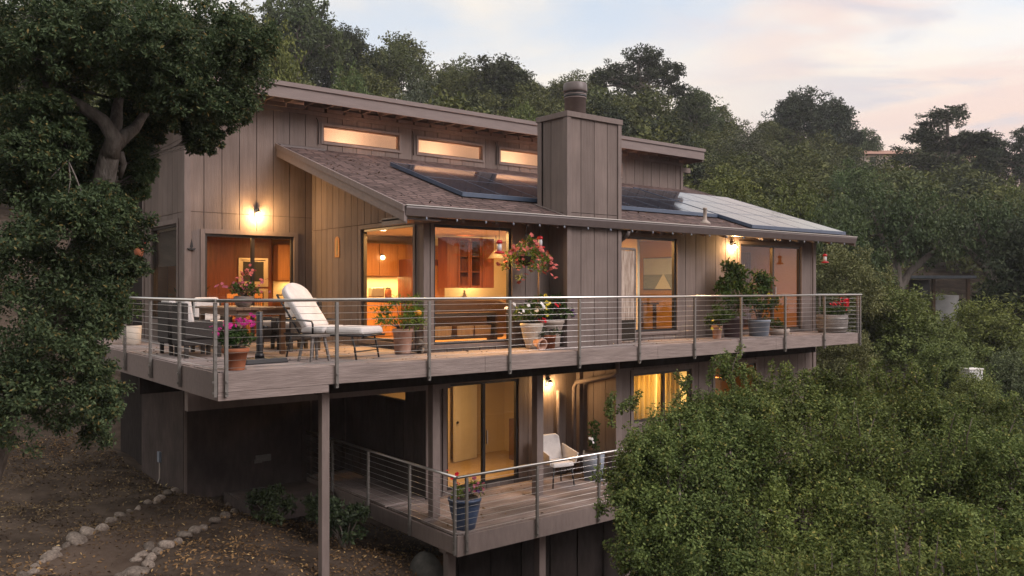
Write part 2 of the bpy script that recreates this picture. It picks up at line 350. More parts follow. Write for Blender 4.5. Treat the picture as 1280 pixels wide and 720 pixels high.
def opening(name, ax, p, a0,a1,z0,z1, mull=(), bars=(), fm='black', gm='glass', fw=.055, trim=.1, handle=None, label=None, trimbottom=True):
    fr=MB(); d0,d1=.02,.1
    bx(fr,ax,p,a0,a0+fw,d0,d1,z0,z1); bx(fr,ax,p,a1-fw,a1,d0,d1,z0,z1)
    bx(fr,ax,p,a0+fw,a1-fw,d0,d1,z1-fw,z1); bx(fr,ax,p,a0+fw,a1-fw,d0,d1,z0,z0+fw)
    for q in mull: bx(fr,ax,p,q-.035,q+.035,d0-.012,d1-.012,z0+fw,z1-fw)
    for q in bars: bx(fr,ax,p,a0+fw,a1-fw,d0+.01,d1-.02,q-.035,q+.035)
    w=fr.build(name,M[fm],house)
    if label: w['label']=label
    if trim:
        tr=MB()
        bx(tr,ax,p,a0-trim,a0-.002,-.028,.03,z0-(trim if trimbottom else 0),z1+trim); bx(tr,ax,p,a1+.002,a1+trim,-.028,.03,z0-(trim if trimbottom else 0),z1+trim)
        bx(tr,ax,p,a0-.002,a1+.002,-.031,.03,z1+.002,z1+trim+.003)
        if trimbottom: bx(tr,ax,p,a0-.002,a1+.002,-.035,.03,z0-trim,z0-.002)
        tr.build('trim',M['trim'],w)
    edges=[a0+fw,*mull,a1-fw]
    for e0,e1 in zip(edges,edges[1:]):
        g=MB(); bx(g,ax,p,e0+.004,e1-.004,.055,.061,z0+fw,z1-fw); g.build('pane',M[gm],w)
    if handle:
        hmb=MB(); bx(hmb,ax,p,handle-.012,handle+.012,-.03,.01,z0+.9,z0+1.2); hmb.build('handle',M['bright'],w)
    return w
# --- upper walls
boards('wall','s',T,S0,SL,-3.35,5.5,[(1.92,4.0,.06,2.46)],joints=(2.93,-.42),label='tall board wall over the dining terrace door')
boards('wall','s',T,SL,S1,4.3,5.5,[(4.76,6.88,4.8,5.19),(7.46,9.54,4.8,5.19),(10.18,12.3,4.8,5.19),(12.96,15.06,4.8,5.19)],label='clerestory wall between the two roofs')
boards('wall','t',S0,T+.13,9.7,-3.45,5.9,[(6.95,8.98,.5,2.7)],joints=(2.93,-.42))
boards('wall','t',SL,WF,T,-.1,lambda t: roofz(t)-.2,[(1.78,3.92,.14,2.52)],pitch=.3,joints=(2.62,),label='board wall glowing amber beside the corner window')
boards('wall','s',WF,SL+.13,S1,-.1,2.72,[(4.68,6.62,.13,2.5),(9.25,11.85,.2,2.47),(14.43,17.28,.08,2.43)],label='eave side front wall')
boards('wall','t',S1-.13,WF+.13,T+.13,-3.6,lambda t: roofz(t)-.2)
boards('wall','t',S1-.13,T+.13,11,-3.6,5.2)
for (x0,y0,x1,y1,z0,z1) in [(S0-.03,T-.03,S0+.11,T+.0,-3.3,5.5),(S0-.03,T+.0,S0,T+.12,-3.3,5.5),(SL-.03,WF-.03,SL+.11,WF,-.02,2.6),(SL-.03,WF,SL,WF+.12,-.02,2.6),(S1-.12,WF-.03,S1+.03,WF,-3.6,2.6),(S1-.1,T-.03,S1+.03,T,4.4,5.48),(S0-.03,9.6,S0,9.72,-3.4,5.6)]:
    cb=MB(); cb.box(x0,y0,z0,x1,y1,z1); cb.build('corner_board',M['trim'],house,bevel=.004)
fz=MB(); fz.box(S0-.025,T-.035,5.4,S1+.025,T-.003,5.5); fz.build('frieze_board',M['trim'],house)
# far recessed wing at the left, the shade of the recess put into its colour
mb=MB(); mb.box(1.75,9.72,-3.4,2.1,13,5.2); mb.build('recessed_wall',M['void'],house)
# --- openings, upper
d=opening('sliding_door','s',T,1.92,4.0,.06,2.46,[3.02],fm='bronze',handle=3.02,trimbottom=False,label='dark framed sliding door to the dining terrace, kitchen ovens behind')
opening('window','t',S0,6.95,8.98,.5,2.7,fm='bronze',label='side window with dark roller blind half down')
opening('window','t',SL,1.78,3.92,.14,2.52,bars=[.98],fm='bronze',trim=.08,label='corner window with lit cabinets behind')
opening('window','s',WF,4.68,6.62,.13,2.5,bars=[],fm='black',trim=.08,label='tall front window with hanging glass cabinets behind')
opening('sliding_door','s',WF,9.25,11.85,.2,2.47,[],fm='black',trim=.08,label='front window beside the chimney, ochre room behind')
opening('sliding_door','s',WF,14.43,17.28,.08,2.43,[15.95],fm='bronze',gm='glass2',trim=.08,handle=16.02,trimbottom=False,label='sliding door at the far end of the deck')
for q0,q1 in ((4.76,6.88),(7.46,9.54),(10.18,12.3),(12.96,15.06)):
    opening('clerestory_window','s',T,q0,q1,4.8,5.19,fm='teak',fw=.03,trim=.06)
for q in (4.62,7.3,10.02):                        # hook-ended cable by each clerestory window
    kb=MB(); kb.tube([(q,T-.03,4.72),(q,T-.03,5.22),(q-.03,T-.05,5.3),(q-.07,T-.07,5.34)],.012,6); kb.build('window_crank',M['bronze'],house)
mb=MB(); mb.box(S0+.16,6.99,1.78,S0+.19,8.94,2.66); mb.box(S0+.13,7.0,1.76,S0+.18,8.93,1.79); mb.build('roller_blind',M['blind'],house)
# --- low shed roof
def slab(mb, s0,s1,t0,t1,off0,off1,mi=0):
    b=[(s0,t0,roofz(t0)+off0),(s1,t0,roofz(t0)+off0),(s1,t1,roofz(t1)+off0),(s0,t1,roofz(t1)+off0)]
    t=[(x,y,z-off0+off1) for x,y,z in b]; mb.hexa(b,t,mi)
RL, RR = 3.62, 18.9
rf=MB(); CH0,CH1=7.66,9.24
slab(rf,RL,CH0,.68,T+.0,-.05,0); slab(rf,CH1,RR,.68,T,-.05,0); slab(rf,CH0,CH1,1.72,T,-.05,0); slab(rf,S1+.02,RR,T,T+.9,-.05,0)
roof=rf.build('low_roof',M['shingle'],house)
dk=MB(); slab(dk,RL+.03,CH0-.01,.74,T-.01,-.11,-.052); slab(dk,CH1+.01,RR-.03,.74,T-.01,-.11,-.052); slab(dk,CH0-.01,CH1+.01,1.74,T-.01,-.11,-.052); dk.build('roof_decking',M['fascia'],roof)
rk=MB(); slab(rk,RL-.045,RL-.004,.66,T-.005,-.27,.02); slab(rk,RL-.07,RL-.045,.66,T-.005,-.09,.03); rk.build('rake_board',M['fascia'],roof); rk=MB(); slab(rk,RR+.004,RR+.04,.66,T+.9,-.25,.02); rk.build('rake_board',M['fascia'],roof)
for i in range(20):
    s=RL+.5+i*.8
    if s>RR-.1: break
    if CH0-.1<s<CH1+.1: continue
    ft=MB(); slab(ft,s,s+.055,.75,WF-.003,-.25,-.112); ft.build('rafter_tail',M['fascia'],roof)
so=MB(); so.box(RL,.76,2.5,SL-.03,WF+.2,2.53); so.box(RL,.68,2.42,RL+.03,1.55,2.56); so.build('soffit_return',M['gutter'],roof)
for i in range(22):                               # small white clips under the gutter
    s=4.05+i*.68
    if s<18.7:
        q=MB(); q.lathe([(.016,-.055),(.02,-.025),(.014,0)],(s,.66,2.55),8); q.build('gutter_clip',M['greyblue'],roof)
gt=MB()                                           # K-profile gutter
prof=[(.76,2.72),(.62,2.745),(.61,2.70),(.635,2.62),(.655,2.56),(.76,2.555)]
gt.prism([(3.6,y,z) for y,z in prof],(15.35,0,0)); g=gt.build('gutter',M['gutter'],roof)
lip=MB(); lip.box(3.59,.598,2.742,18.96,.628,2.757); lip.build('gutter_lip',M['bright'],g)
vp=MB(); vp.lathe([(.14,-.06),(.13,.0),(.06,.05),(.045,.08),(.045,.32),(.055,.33),(.055,.37)],(12.65,1.15,roofz(1.15)+.02),14); vp.build('vent_pipe',M['tan'],roof)
fl=MB(); slab(fl,CH0-.09,CH0-.003,.7,1.8,.002,.012); fl.build('chimney_flashing',M['fascia'],roof); fl=MB(); slab(fl,CH1+.003,CH1+.07,.7,1.8,.002,.012); fl.build('chimney_flashing',M['fascia'],roof)
cpv=MB(); slab(cpv,RL,4.75,T-.16,T-.02,.004,.04); cpv.build('wall_flashing',M['gutter'],roof)
# --- high shed roof, high edge to the front
def hz(t): return 5.92-(t-5.7)*.16
up=MB(); f0,f1,b1=.55,18.34,13
up.hexa([(f0,5.66,hz(5.66)-.1),(f1,5.66,hz(5.66)-.1),(f1,b1,hz(b1)-.1),(f0,b1,hz(b1)-.1)],[(f0,5.66,hz(5.66)),(f1,5.66,hz(5.66)),(f1,b1,hz(b1)),(f0,b1,hz(b1))])
ur=up.build('high_roof',M['fascia'],house)
fa=MB(); fa.box(f0+.02,5.7,5.56,f1-.03,5.745,5.818); fa.box(f1-.075,5.746,5.5,f1-.03,6.9,5.76); fa.build('fascia_board',M['fascia'],ur)
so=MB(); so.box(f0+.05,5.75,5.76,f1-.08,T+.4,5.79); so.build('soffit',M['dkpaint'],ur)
for i in range(36):
    s=.75+i*.5
    if s<S1+.2:
        q=MB(); q.box(s,5.75,5.58,s+.045,T-.04,5.76); q.build('rafter',M['trim'],ur)
for i in range(35):
    s=.8+i*.5
    if S0<s<S1-.5:
        q=MB(); q.box(s+.02,T-.07,5.505,s+.46,T-.03,5.60); q.build('blocking',M['trim'],ur)
ob=MB(); ob.box(S1+.002,T-.02,5.2,S1+.42,T+.12,5.36); ob.build('outrigger_beam',M['trim'],house)
# --- chimney
ch=thing('chimney',None,None); ch.parent=house; ch['label']='square board clad chimney with a round flue'
boards('cladding','s',.8,CH0,CH1,-.02,4.9,pitch=.395,joints=(2.86,),parent=ch)
boards('cladding','t',CH0,.8+.13,1.72,-.02,4.9,pitch=.395,joints=(2.86,),parent=ch)
boards('cladding','t',CH1,.8+.13,1.72,-.02,4.9,pitch=.395,parent=ch,sign=-1)
boards('cladding','s',1.72,CH0,CH1,2.6,4.9,pitch=.395,parent=ch,sign=-1)
q=MB()
for x0,x1,y0,y1 in ((CH0-.03,CH0+.08,.77,.798),(CH0-.03,CH0-.002,.798,.9),(CH1-.08,CH1+.03,.77,.798),(CH1+.002,CH1+.03,.798,.9),(CH0-.03,CH0-.002,1.62,1.75)): q.box(x0,y0,0,x1,y1,4.88)
q.build('corner_trim',M['trim'],ch,bevel=.004)
q=MB(); q.box(CH0-.05,.75,4.885,CH1+.05,1.78,5.0); q.build('chimney_cap',M['trim'],ch,bevel=.006)
q=MB(); q.lathe([(.235,0),(.235,.42),(.25,.42),(.25,.45),(.2,.451),(.2,.5),(.25,.501),(.25,.53),(.2,.531),(.2,.57)],(8.33,1.28,5.0),26); q.build('flue',M['fascia'],ch); q=MB(); q.lathe([(.262,.561),(.268,.6),(.262,.74),(.245,.765),(.1,.785)],(8.33,1.28,5.0),26); q.build('flue_cap',M['gutter'],ch)
q=MB(); q.lathe([(.254,.452),(.254,.498)],(8.33,1.28,5.0),26); q.lathe([(.254,.532),(.254,.56)],(8.33,1.28,5.0),26); q.build('flue_band',M['black'],ch)
# --- lower storey
boards('wall','s',2.7,5.35,9.78,-3.25,-.4,[(5.86,7.86,-3.14,-.84)])
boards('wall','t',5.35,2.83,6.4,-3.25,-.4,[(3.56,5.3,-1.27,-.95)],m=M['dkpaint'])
boards('wall','t',9.78,WF,2.7,-3.3,-.4)
boards('wall','s',WF,9.91,S1,-4.2,-.36,[(10.3,12.42,-1.95,-.79),(13.35,15.1,-1.95,-.79)])
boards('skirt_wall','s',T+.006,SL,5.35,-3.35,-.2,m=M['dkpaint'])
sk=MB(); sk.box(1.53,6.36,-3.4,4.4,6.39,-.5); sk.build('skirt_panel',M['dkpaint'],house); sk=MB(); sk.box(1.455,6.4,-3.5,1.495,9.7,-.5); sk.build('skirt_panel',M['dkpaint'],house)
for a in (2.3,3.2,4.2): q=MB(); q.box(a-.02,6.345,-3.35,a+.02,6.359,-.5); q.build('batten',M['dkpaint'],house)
opening('sliding_door','s',2.7,5.86,7.86,-3.14,-.84,[6.88],fm='black',handle=6.95,trimbottom=False,label='sliding glass door under the deck, lit bedroom behind')
opening('window','t',5.35,3.56,5.3,-1.27,-.95,fm='black',fw=.03,trim=0,label='small high window in the dark wall under the deck')
opening('window','s',WF,10.3,12.42,-1.95,-.79,[11.4],fm='bronze',trim=.09,label='lit yellow curtained window under the deck')
opening('window','s',WF,13.35,15.1,-1.95,-.79,[14.2],fm='bronze',trim=.09,label='lower window behind the leafy sprays, wood cabinet inside')
for bb in ((9.7,WF-.03,-4,9.9,WF,-.4),(9.66,2.56,-3.2,9.775,2.69,-.4),(5.32,2.66,-3.2,5.5,2.695,-.4)): q=MB(); q.box(*bb); q.build('corner_board',M['trim'],house)
q=MB(); q.tube([(9.42,2.5,-3.15),(9.42,2.5,-1.15),(9.42,2.42,-1.02),(9.42,1.2,-.74),(9.42,1.05,-.66),(9.42,1.05,-.4)],.055,10); q.build('downspout',M['trim'],house); q=MB(); q.tube([(9.0,2.62,-3.1),(9.0,2.62,-1.2)],.04,8); q.build('downspout',M['trim'],house)
q=MB(); q.tube([(9.42,.7,2.52),(9.42,.75,2.42),(9.42,1.0,2.3),(9.42,1.2,2.2),(9.42,1.3,2.05)],.045,10); q.build('downspout',M['gutter'],house)
# --- rooms seen through the glass
def room(name, s0,s1,t0,t1,z0,z1, wall, floor, ceil, skip=()):
    # the wall boards close the street side; back and sides here
    q=MB()
    if 'b' not in skip: q.box(s0,t1,z0,s1,t1+.08,z1)
    if 'l' not in skip: q.box(s0-.08,t0,z0,s0,t1,z1)
    if 'r' not in skip: q.box(s1,t0,z0,s1+.08,t1,z1)
    w=q.build('room_wall',M[wall],house)
    q=MB(); q.box(s0,t0,z0-.06,s1,t1,z0); q.build('room_floor',M[floor],house)
    if 'c' not in skip:
        q=MB(); q.box(s0,t0,z1,s1,t1,z1+.06); q.build('room_ceiling',M[ceil],house)
room('kitchen',SL+.14,10.6,WF+.14,6.3,.05,2.56,'creamwall','floorwood','ceil',('l',))
room('dining',S0+.14,6.6,T+.14,9.9,.03,2.6,'ochre','floorwood','ceil',('l',))
room('ochre_room',10.7,13.4,WF+.14,4.3,.05,2.56,'ochre','floorwood','ceil',('l',))
room('end_room',13.5,17.8,WF+.14,4.2,.05,2.56,'ochre','floorwood','ceil',('l',))
room('bedroom',5.5,9.7,2.84,5.6,-3.15,-.62,'creamwall','carpet','ceil',('l',))
room('yellow_room',9.95,12.8,WF+.14,3.2,-3.15,-.6,'creamwall','carpet','ceil',('l',))
room('far_room',12.95,17.7,WF+.14,3.6,-3.15,-.6,'ochre','carpet','ceil',('l',))
q=MB(); q.box(4.6,7.35,3.5,15.3,7.43,5.6); q.box(4.6,T+.14,5.5,15.3,7.35,5.54); q.box(4.6,T+.14,4.3,15.3,7.35,4.36); q.build('loft_wall',M['ceil'],house)
def lamp(name, kind, loc, power, col=(1,.62,.28), size=.5, rot=(0,0,0), sy=None):
    l=bpy.data.lights.new(name,kind); l.energy=power; l.color=col
    if kind=='AREA':
        l.size=size
        if sy: l.shape='RECTANGLE'; l.size_y=sy
    else: l.shadow_soft_size=size
    o=bpy.data.objects.new(name,l); C.objects.link(o); o.location=loc; o.rotation_euler=rot; return o
def ceil_spot(loc):
    q=MB(); q.lathe([(.09,-.012),(.1,0)],loc,16); q.build('recessed_light',M['spot'],house)
WARM=(1,.5,.165)
for (x,y,z,pw) in [(5.9,1.95,2.5,240),(8.2,2.0,2.5,250),(4.95,3.9,2.5,200),(3.1,6.95,2.53,85),(5.0,7.0,2.53,60),(10.9,1.95,2.5,95),(15.3,1.95,2.5,58)]:
    lamp('room_light','AREA',(x,y,z-.06),pw,WARM,.5); ceil_spot((x,y,z+.03))
lamp('room_light','AREA',(7.0,3.3,-.72),62,WARM,.6); lamp('room_light','AREA',(11.2,2.3,-.7),150,(1,.66,.26),.5); lamp('room_light','AREA',(14.3,2.0,-.7),40,WARM,.5)
for s in (5.8,8.5,11.2,14): lamp('loft_light','AREA',(s,6.75,4.42),105,(1,.5,.3),.35,rot=(math.pi,0,0),sy=2.2)
# ================================================================ DECKS
deck = thing('upper_deck','long weathered grey wood deck wrapping the main floor, carried on brown posts','deck')
def plank_rows(mb, s0,s1,t0,t1,z,w=.145,gap=.007,th=.04):
    y=t0
    while y+w<=t1+.02:
        x=s0; first=True
        while x<s1-.05:
            ln=rnd.uniform(2.2,4.4) if not first else rnd.uniform(.8,4.2); first=False
            e=min(s1,x+ln); 
            if s1-e<.5: e=s1
            mb.box(x+.002,y,z-th,e-.002,min(y+w,t1),z); x=e
        y+=w+gap
q=MB(); plank_rows(q,.05,17.95,.052,WF-.05,0); plank_rows(q,.05,SL-.05,WF-.05+.1,T-.05,0); plank_rows(q,.05,S0-.05,T-.05,12,0)
q.build('deck_boards',M['deck'],deck)
q=MB()
for x0,x1 in ((0,4.9),(4.9,9.6),(9.6,14.0),(14.0,18.0)): q.box(x0+.003*(x0>0),0,-.30,x1,.045,-.012)
q.box(0,0.002,-.425,1.78,.046,-.304); q.build('rim_board',M['rim'],deck,bevel=.006)
q=MB(); q.box(0,.047,-.425,.045,12,-.012); q.build('side_rim_board',M['fascia'],deck,bevel=.006)
q=MB(); q.box(17.955,.047,-.30,18.0,WF-.01,-.012); q.build('side_rim_board',M['rim'],deck)
q=MB(); q.box(2.1,1.12,-.6,17.6,1.26,-.31); q.build('beam',M['void'],deck)  # black-brown colour stands for the shadow band below the rim
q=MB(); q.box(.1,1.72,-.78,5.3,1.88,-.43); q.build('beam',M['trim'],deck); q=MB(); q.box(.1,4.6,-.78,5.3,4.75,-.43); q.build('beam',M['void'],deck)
q=MB()
for i in range(30): 
    x=.55+i*.6
    q.box(x,.05,-.3,x+.045,WF-.05 if x>5.3 else T-.05,-.045)
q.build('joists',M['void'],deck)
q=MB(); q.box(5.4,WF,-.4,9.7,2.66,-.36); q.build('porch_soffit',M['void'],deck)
def post(mb,x,y,w,z0,z1): mb.box(x-w/2,y-w/2,z0,x+w/2,y+w/2,z1)
for (x,y,w,z0,z1) in [(1.98,.6,.14,-4.6,-.305),(4.66,1.34,.17,-3.2,-.43),(7.36,1.42,.18,-3.2,-.42)]:
    q=MB(); post(q,x,y,w,z0,z1); q.build('post',M['trim'],deck,bevel=.008)
def rail_run(root, pts, zt, zb, posts, ncab, side):
    """handrail, side-mounted posts and cables along a straight run pts[0]->pts[1]"""
    a,b=Vector(pts[0]),Vector(pts[1]); n=Vector(side)
    hb=MB(); d=(b-a).normalized(); hb.tube([a+Vector((0,0,zt)),b+Vector((0,0,zt))],.026,10); hb.build('handrail',M['bright'],root)
    me=None
    for t in posts:
        p=a+d*t
        if me is None:
            m=MB(); m.cbox((0,0,(zt-.03+zb)/2),(.048,.048,zt-.03-zb)); 
            for zz in (zb+.06,zb+.22): m.cbox(n*.028+Vector((0,0,zz)),(.03,.03,.03))
            me=m.mesh('post',M['steel'])
        link('post',me,root,loc=p)
    cm=None
    for i in range(ncab):
        z=zt-.1-(zt-.1-.06)*(i/(ncab-1))
        if cm is None:
            m=MB(); m.tube([a,b],.0037,5); cm=m.mesh('cable',M['bright'])
        link('cable',cm,root,loc=(0,0,z))
rail=thing('deck_railing','stainless cable railing with square posts along the upper deck','railing')
rail_run(rail,((-.03,-.035,0),(18.03,-.035,0)),1.06,-.36,[.14,1.93,3.69,5.48,7.26,9.01,10.83,12.55,14.37,16.17,17.98],9,(0,-1,0))
rail_run(rail,((-.035,-.03,0),(-.035,9.4,0)),1.06,-.36,[.05,1.75,3.42,5.19,7.0,8.8],9,(-1,0,0))
rail_run(rail,((18.035,-.03,0),(18.035,WF,0)),1.06,-.3,[.12,1.3],9,(1,0,0))
low=thing('lower_deck','stained lower wood deck with a wide brown rim below the main deck','deck')
q=MB(); plank_rows(q,4.34,13,.055,2.66,-3.2,w=.15); plank_rows(q,4.34,5.3,2.68,6.3,-3.2,w=.15); q.build('deck_boards',M['lowdeck'],low)
q=MB(); q.box(4.28,0,-3.58,13,.05,-3.212); q.build('rim_board',M['trim'],low,bevel=.006)
q=MB(); q.box(4.28,.052,-3.56,4.33,6.3,-3.25); q.build('side_rim_board',M['trim'],low,bevel=.006)
for (x,y) in [(4.62,.75),(6.9,.8),(9.4,.8)]:
    q=MB(); post(q,x,y,.17,-8,-3.72); q.box(x-.16,y-.11,-3.72,x+.16,y+.11,-3.585); q.build('post',M['trim'],low,bevel=.006)
q=MB(); q.box(5.0,1.3,-9,14,1.4,-3.6); q.build('crawlspace_wall',M['void'],low)  # coloured near-black so the wall itself holds the under-deck shade
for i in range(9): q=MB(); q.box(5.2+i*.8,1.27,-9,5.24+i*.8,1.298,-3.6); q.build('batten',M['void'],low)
lrail=thing('lower_deck_railing','stainless cable railing round the corner of the lower deck','railing')
rail_run(lrail,((4.25,-.035,-3.2),(12.5,-.035,-3.2)),1.06,-.34,[.21,1.87,3.52,5.2],9,(0,-1,0))
rail_run(lrail,((4.245,-.03,-3.2),(4.245,6.2,-3.2)),1.06,-.34,[.06,1.6,3.25,4.9],9,(-1,0,0))
pf=thing('entry_platform','low dark plank platform against the skirt wall at the end of the path','platform',(3.2,5.5,-3.35))
q=MB(); plank_rows(q,-.85,1.0,-.75,.8,.05,w=.14); q.build('platform_boards',M['dkpaint'],pf)
q=MB(); q.box(-.85,-.8,-.35,1.0,-.76,.045); q.box(-.9,-.8,-.35,-.86,.8,.045); q.build('platform_rim',M['dkpaint'],pf)
# ================================================================ SOLAR
def solar(name,label,s0,s1,t0,t1,cols,rows,skip=()):
    r=thing(name,label,'solar array')
    ds=(s1-s0)/cols; dt=(t1-t0)/rows
    for i in range(cols):
        for j in range(rows):
            if (i,j) in skip: continue
            m=MB(); slab(m,s0+i*ds+.009,s0+(i+1)*ds-.009,t0+j*dt+.009,t0+(j+1)*dt-.009,.105,.112,0); p=m.build('panel',M['solar'],r)
            f=MB(); a0,a1,b0,b1=s0+i*ds,s0+(i+1)*ds,t0+j*dt,t0+(j+1)*dt
            slab(f,a0+.002,a0+.009,b0,b1,.06,.115); slab(f,a1-.009,a1-.002,b0,b1,.06,.115); slab(f,a0+.01,a1-.01,b0,b0+.009,.06,.115); slab(f,a0+.01,a1-.01,b1-.009,b1,.06,.115); f.build('frame',M['solaredge'],p)
    m=MB(); slab(m,s0,s1,t0-.03,t0-.004,.03,.118); slab(m,s0-.03,s0-.003,t0-.03,t1,.03,.118); m.build('skirt',M['solaredge'],r)
    return r
solar('solar_array','long dark solar array behind the chimney on the low roof',5.75,14.1,1.92,4.85,8,2)
solar('solar_array','sky reflecting solar array at the far end of the low roof',14.2,18.72,.86,5.05,4,3)
# ================================================================ LAMPS ON WALLS
def sconce(label, loc, n, power, size=1.0):
    r=thing('wall_lamp',label,'wall lamp',loc)
    q=MB(); nx,ny=n
    q.lathe([(.06,-.1),(.07,-.09),(.07,.09),(.05,.1)],(0,0,0),12,sq=(1 if nx==0 else .3,1 if ny==0 else .3)); q.tube([(0,0,.05),(nx*.09,ny*.09,.09)],.015,6); q.build('bracket',M['black'],r)
    q=MB(); q.lathe([(.02,.06),(.045,.02),(.05,.0)],(nx*.11,ny*.11,.0),14); q.build('shade',M['black'],r)
    q=MB(); q.ball((nx*.11,ny*.11,-.045),.04*size,12,8); q.build('bulb',M['bulb'],r)
    lamp('sconce_light','POINT',(loc[0]+nx*.2,loc[1]+ny*.2,loc[2]-.1),power,(1,.54,.2),.05)
sconce('glowing wall lamp over the terrace sliding door',(3.1,T-.0,2.98),(0,-1),98,1.0)
sconce('glowing wall lamp over the big leafy pots on the deck',(14.05,WF-.0,2.38),(0,-1),48,1.2)
sconce('glowing wall lamp under the deck beside the downspout',(8.75,2.7,-.98),(0,-1),34,.8)
# ================================================================ FURNITURE
def cushion(mb,c,d,M4=None,mi=0): mb.cbox(c,d,M4,mi,taper=.94)
def dining_chair(label, x,y,rz, group='white cushioned wicker chairs round the terrace table'):
    r=thing('dining_chair',label,'chair',(x,y,0),rz,group)   # faces +x
    q=MB(); q.box(-.33,-.32,.22,.33,.32,.44); q.box(-.36,-.34,.22,-.27,.34,.98); q.build('wicker_body',M['wicker'],r,bevel=.02)
    for sy in (-1,1):
        q=MB(); q.cbox((.0,sy*.335,.5),(.68,.06,.30)); q.build('arm',M['wicker'],r,bevel=.02)
    for sx in (-1,1):
        for sy in (-1,1):
            q=MB(); q.cbox((sx*.29,sy*.29,.11),(.06,.06,.22),None,0,1.1); q.build('leg',M['wicker'],r)
    q=MB(); cushion(q,(.03,0,.5),(.62,.56,.13)); q.build('seat_cushion',M['white'],r,bevel=.04)
    q=MB(); cushion(q,(-.23,0,.8),(.15,.56,.5),Matrix.Rotation(R(-8),3,'Y')); q.build('back_cushion',M['white'],r,bevel=.05)
    return r
dining_chair('wicker chair with white back cushion, its back to the left rail, nearer the corner',.72,3.15,0)
dining_chair('wicker chair with white back cushion, its back to the left rail by the second post',.72,4.05,0)
dining_chair('wicker chair with white cushion at the head of the table by the far wall',1.75,5.55,R(-90))
dining_chair('wicker chair with white cushion partly hidden behind the reclined lounger',2.85,3.55,R(180))
dining_chair('wicker chair with white cushion on the house side of the table',2.85,4.45,R(180))
tb=thing('dining_table','rectangular brown wood terrace table with a flower pot on it','table',(1.78,3.85,0))
q=MB(); 
for i in range(7): q.box(-.52+i*.15,-1.15,.84,-.52+i*.15+.143,1.15,.885)
q.build('tabletop',M['teak'],tb,bevel=.004)
q=MB(); q.box(-.46,-1.08,.74,.46,-1.05,.838); q.box(-.46,1.05,.74,.46,1.08,.838); q.box(-.47,-1.049,.74,-.44,1.049,.838); q.box(.44,-1.049,.74,.47,1.049,.838); q.build('apron',M['teak'],tb)
for sx in (-1,1):
    for sy in (-1,1):
        q=MB(); q.cbox((sx*.42,sy*1.02,.42),(.09,.09,.838)); q.build('leg',M['teak'],tb)
ub=thing('umbrella_base','square black umbrella base with a short bare pole standing by the table','umbrella base',(1.12,1.2,0),R(8))
q=MB(); q.cbox((0,0,.045),(.78,.5,.085),None,0,.93); q.build('base_slab',M['black'],ub,bevel=.015)
q=MB(); q.lathe([(.06,.088),(.055,.2),(.055,.85),(.045,.86)],(0,.02,0),14); q.lathe([(.075,.09),(.075,.16)],(0,.02,0),14); q.build('pole',M['black'],ub)
q=MB(); q.tube([(.05,0,.6),(.14,0,.6)],.025,8); q.build('knob',M['black'],ub)
# lounger: local +x from head to foot
ln=thing('sun_lounger','reclined sun lounger with pale cushions and thin black legs on the deck','sun lounger',(2.58,1.58,0),R(-64))
q=MB(); q.tube([(-.78,-.33,.42),(.95,-.33,.42)],.02,8); q.tube([(-.78,.33,.42),(.95,.33,.42)],.02,8); q.tube([(.95,-.33,.42),(.95,.33,.42)],.02,8); q.tube([(-.42,-.33,.42),(-.42,.33,.42)],.02,8)
q.tube([(-.42,-.33,.43),(-.95,-.33,1.12),(-.95,.33,1.12),(-.42,.33,.43)],.02,8); q.build('frame',M['black'],ln)
for sx,dx in ((.72,.1),(-.6,-.12),(-.1,-.03)):
    for sy in (-1,1):
        q=MB(); q.tube([(sx,sy*.33,.42),(sx+dx*.6,sy*.335,.22),(sx+dx,sy*.34,0)],.017,8); q.build('leg',M['black'],ln)
q=MB(); q.tube([(.78,-.33,.24),(.78,.33,.24)],.012,6); q.tube([(.8,-.33,.14),(.8,.33,.14)],.012,6); q.build('stretcher',M['black'],ln)
for sy in (-1,1):
    q=MB(); q.tube([(-.7,sy*.37,.68),(-.3,sy*.38,.67),(-.12,sy*.38,.66),(-.1,sy*.37,.6),(-.12,sy*.35,.43)],.017,8); q.build('arm',M['black'],ln)
for x0,x1 in ((-.42,.12),(.13,.94)): q=MB(); cushion(q,((x0+x1)/2,0,.505),(x1-x0,.68,.13)); q.build('seat_cushion',M['white'],ln,bevel=.045)
def rounded_back():
    m=MB(); n=Vector((-.61,0,.79)); w=Vector((0,1,0)); nn=Vector((.79,0,.61)); b=Vector((-.37,0,.5))
    out=[(-.33,0),(.33,0),(.33,.72)]+[(.33*math.cos(a),.74+.25*math.sin(a)) for a in [math.pi*k/10 for k in range(1,10)]]+[(-.33,.72)]
    m.prism([b+w*a+n*c for a,c in out],nn*.13); return m
rounded_back().build('back_cushion',M['white'],ln,bevel=.035)
st=thing('footstool','small splay legged grey stool in front of the lounger','stool',(1.98,.98,0),R(15))
q=MB(); q.cbox((0,0,.43),(.42,.34,.035)); q.build('seat',M['greywood'],st,bevel=.008)
for sx in (-1,1):
    for sy in (-1,1):
        q=MB(); q.hexa([(sx*.2-.018,sy*.16-.018,0),(sx*.2+.018,sy*.16-.018,0),(sx*.2+.018,sy*.16+.018,0),(sx*.2-.018,sy*.16+.018,0)],[(sx*.13-.02,sy*.11-.02,.41),(sx*.13+.02,sy*.11-.02,.41),(sx*.13+.02,sy*.11+.02,.41),(sx*.13-.02,sy*.11+.02,.41)]); q.build('leg',M['greywood'],st)
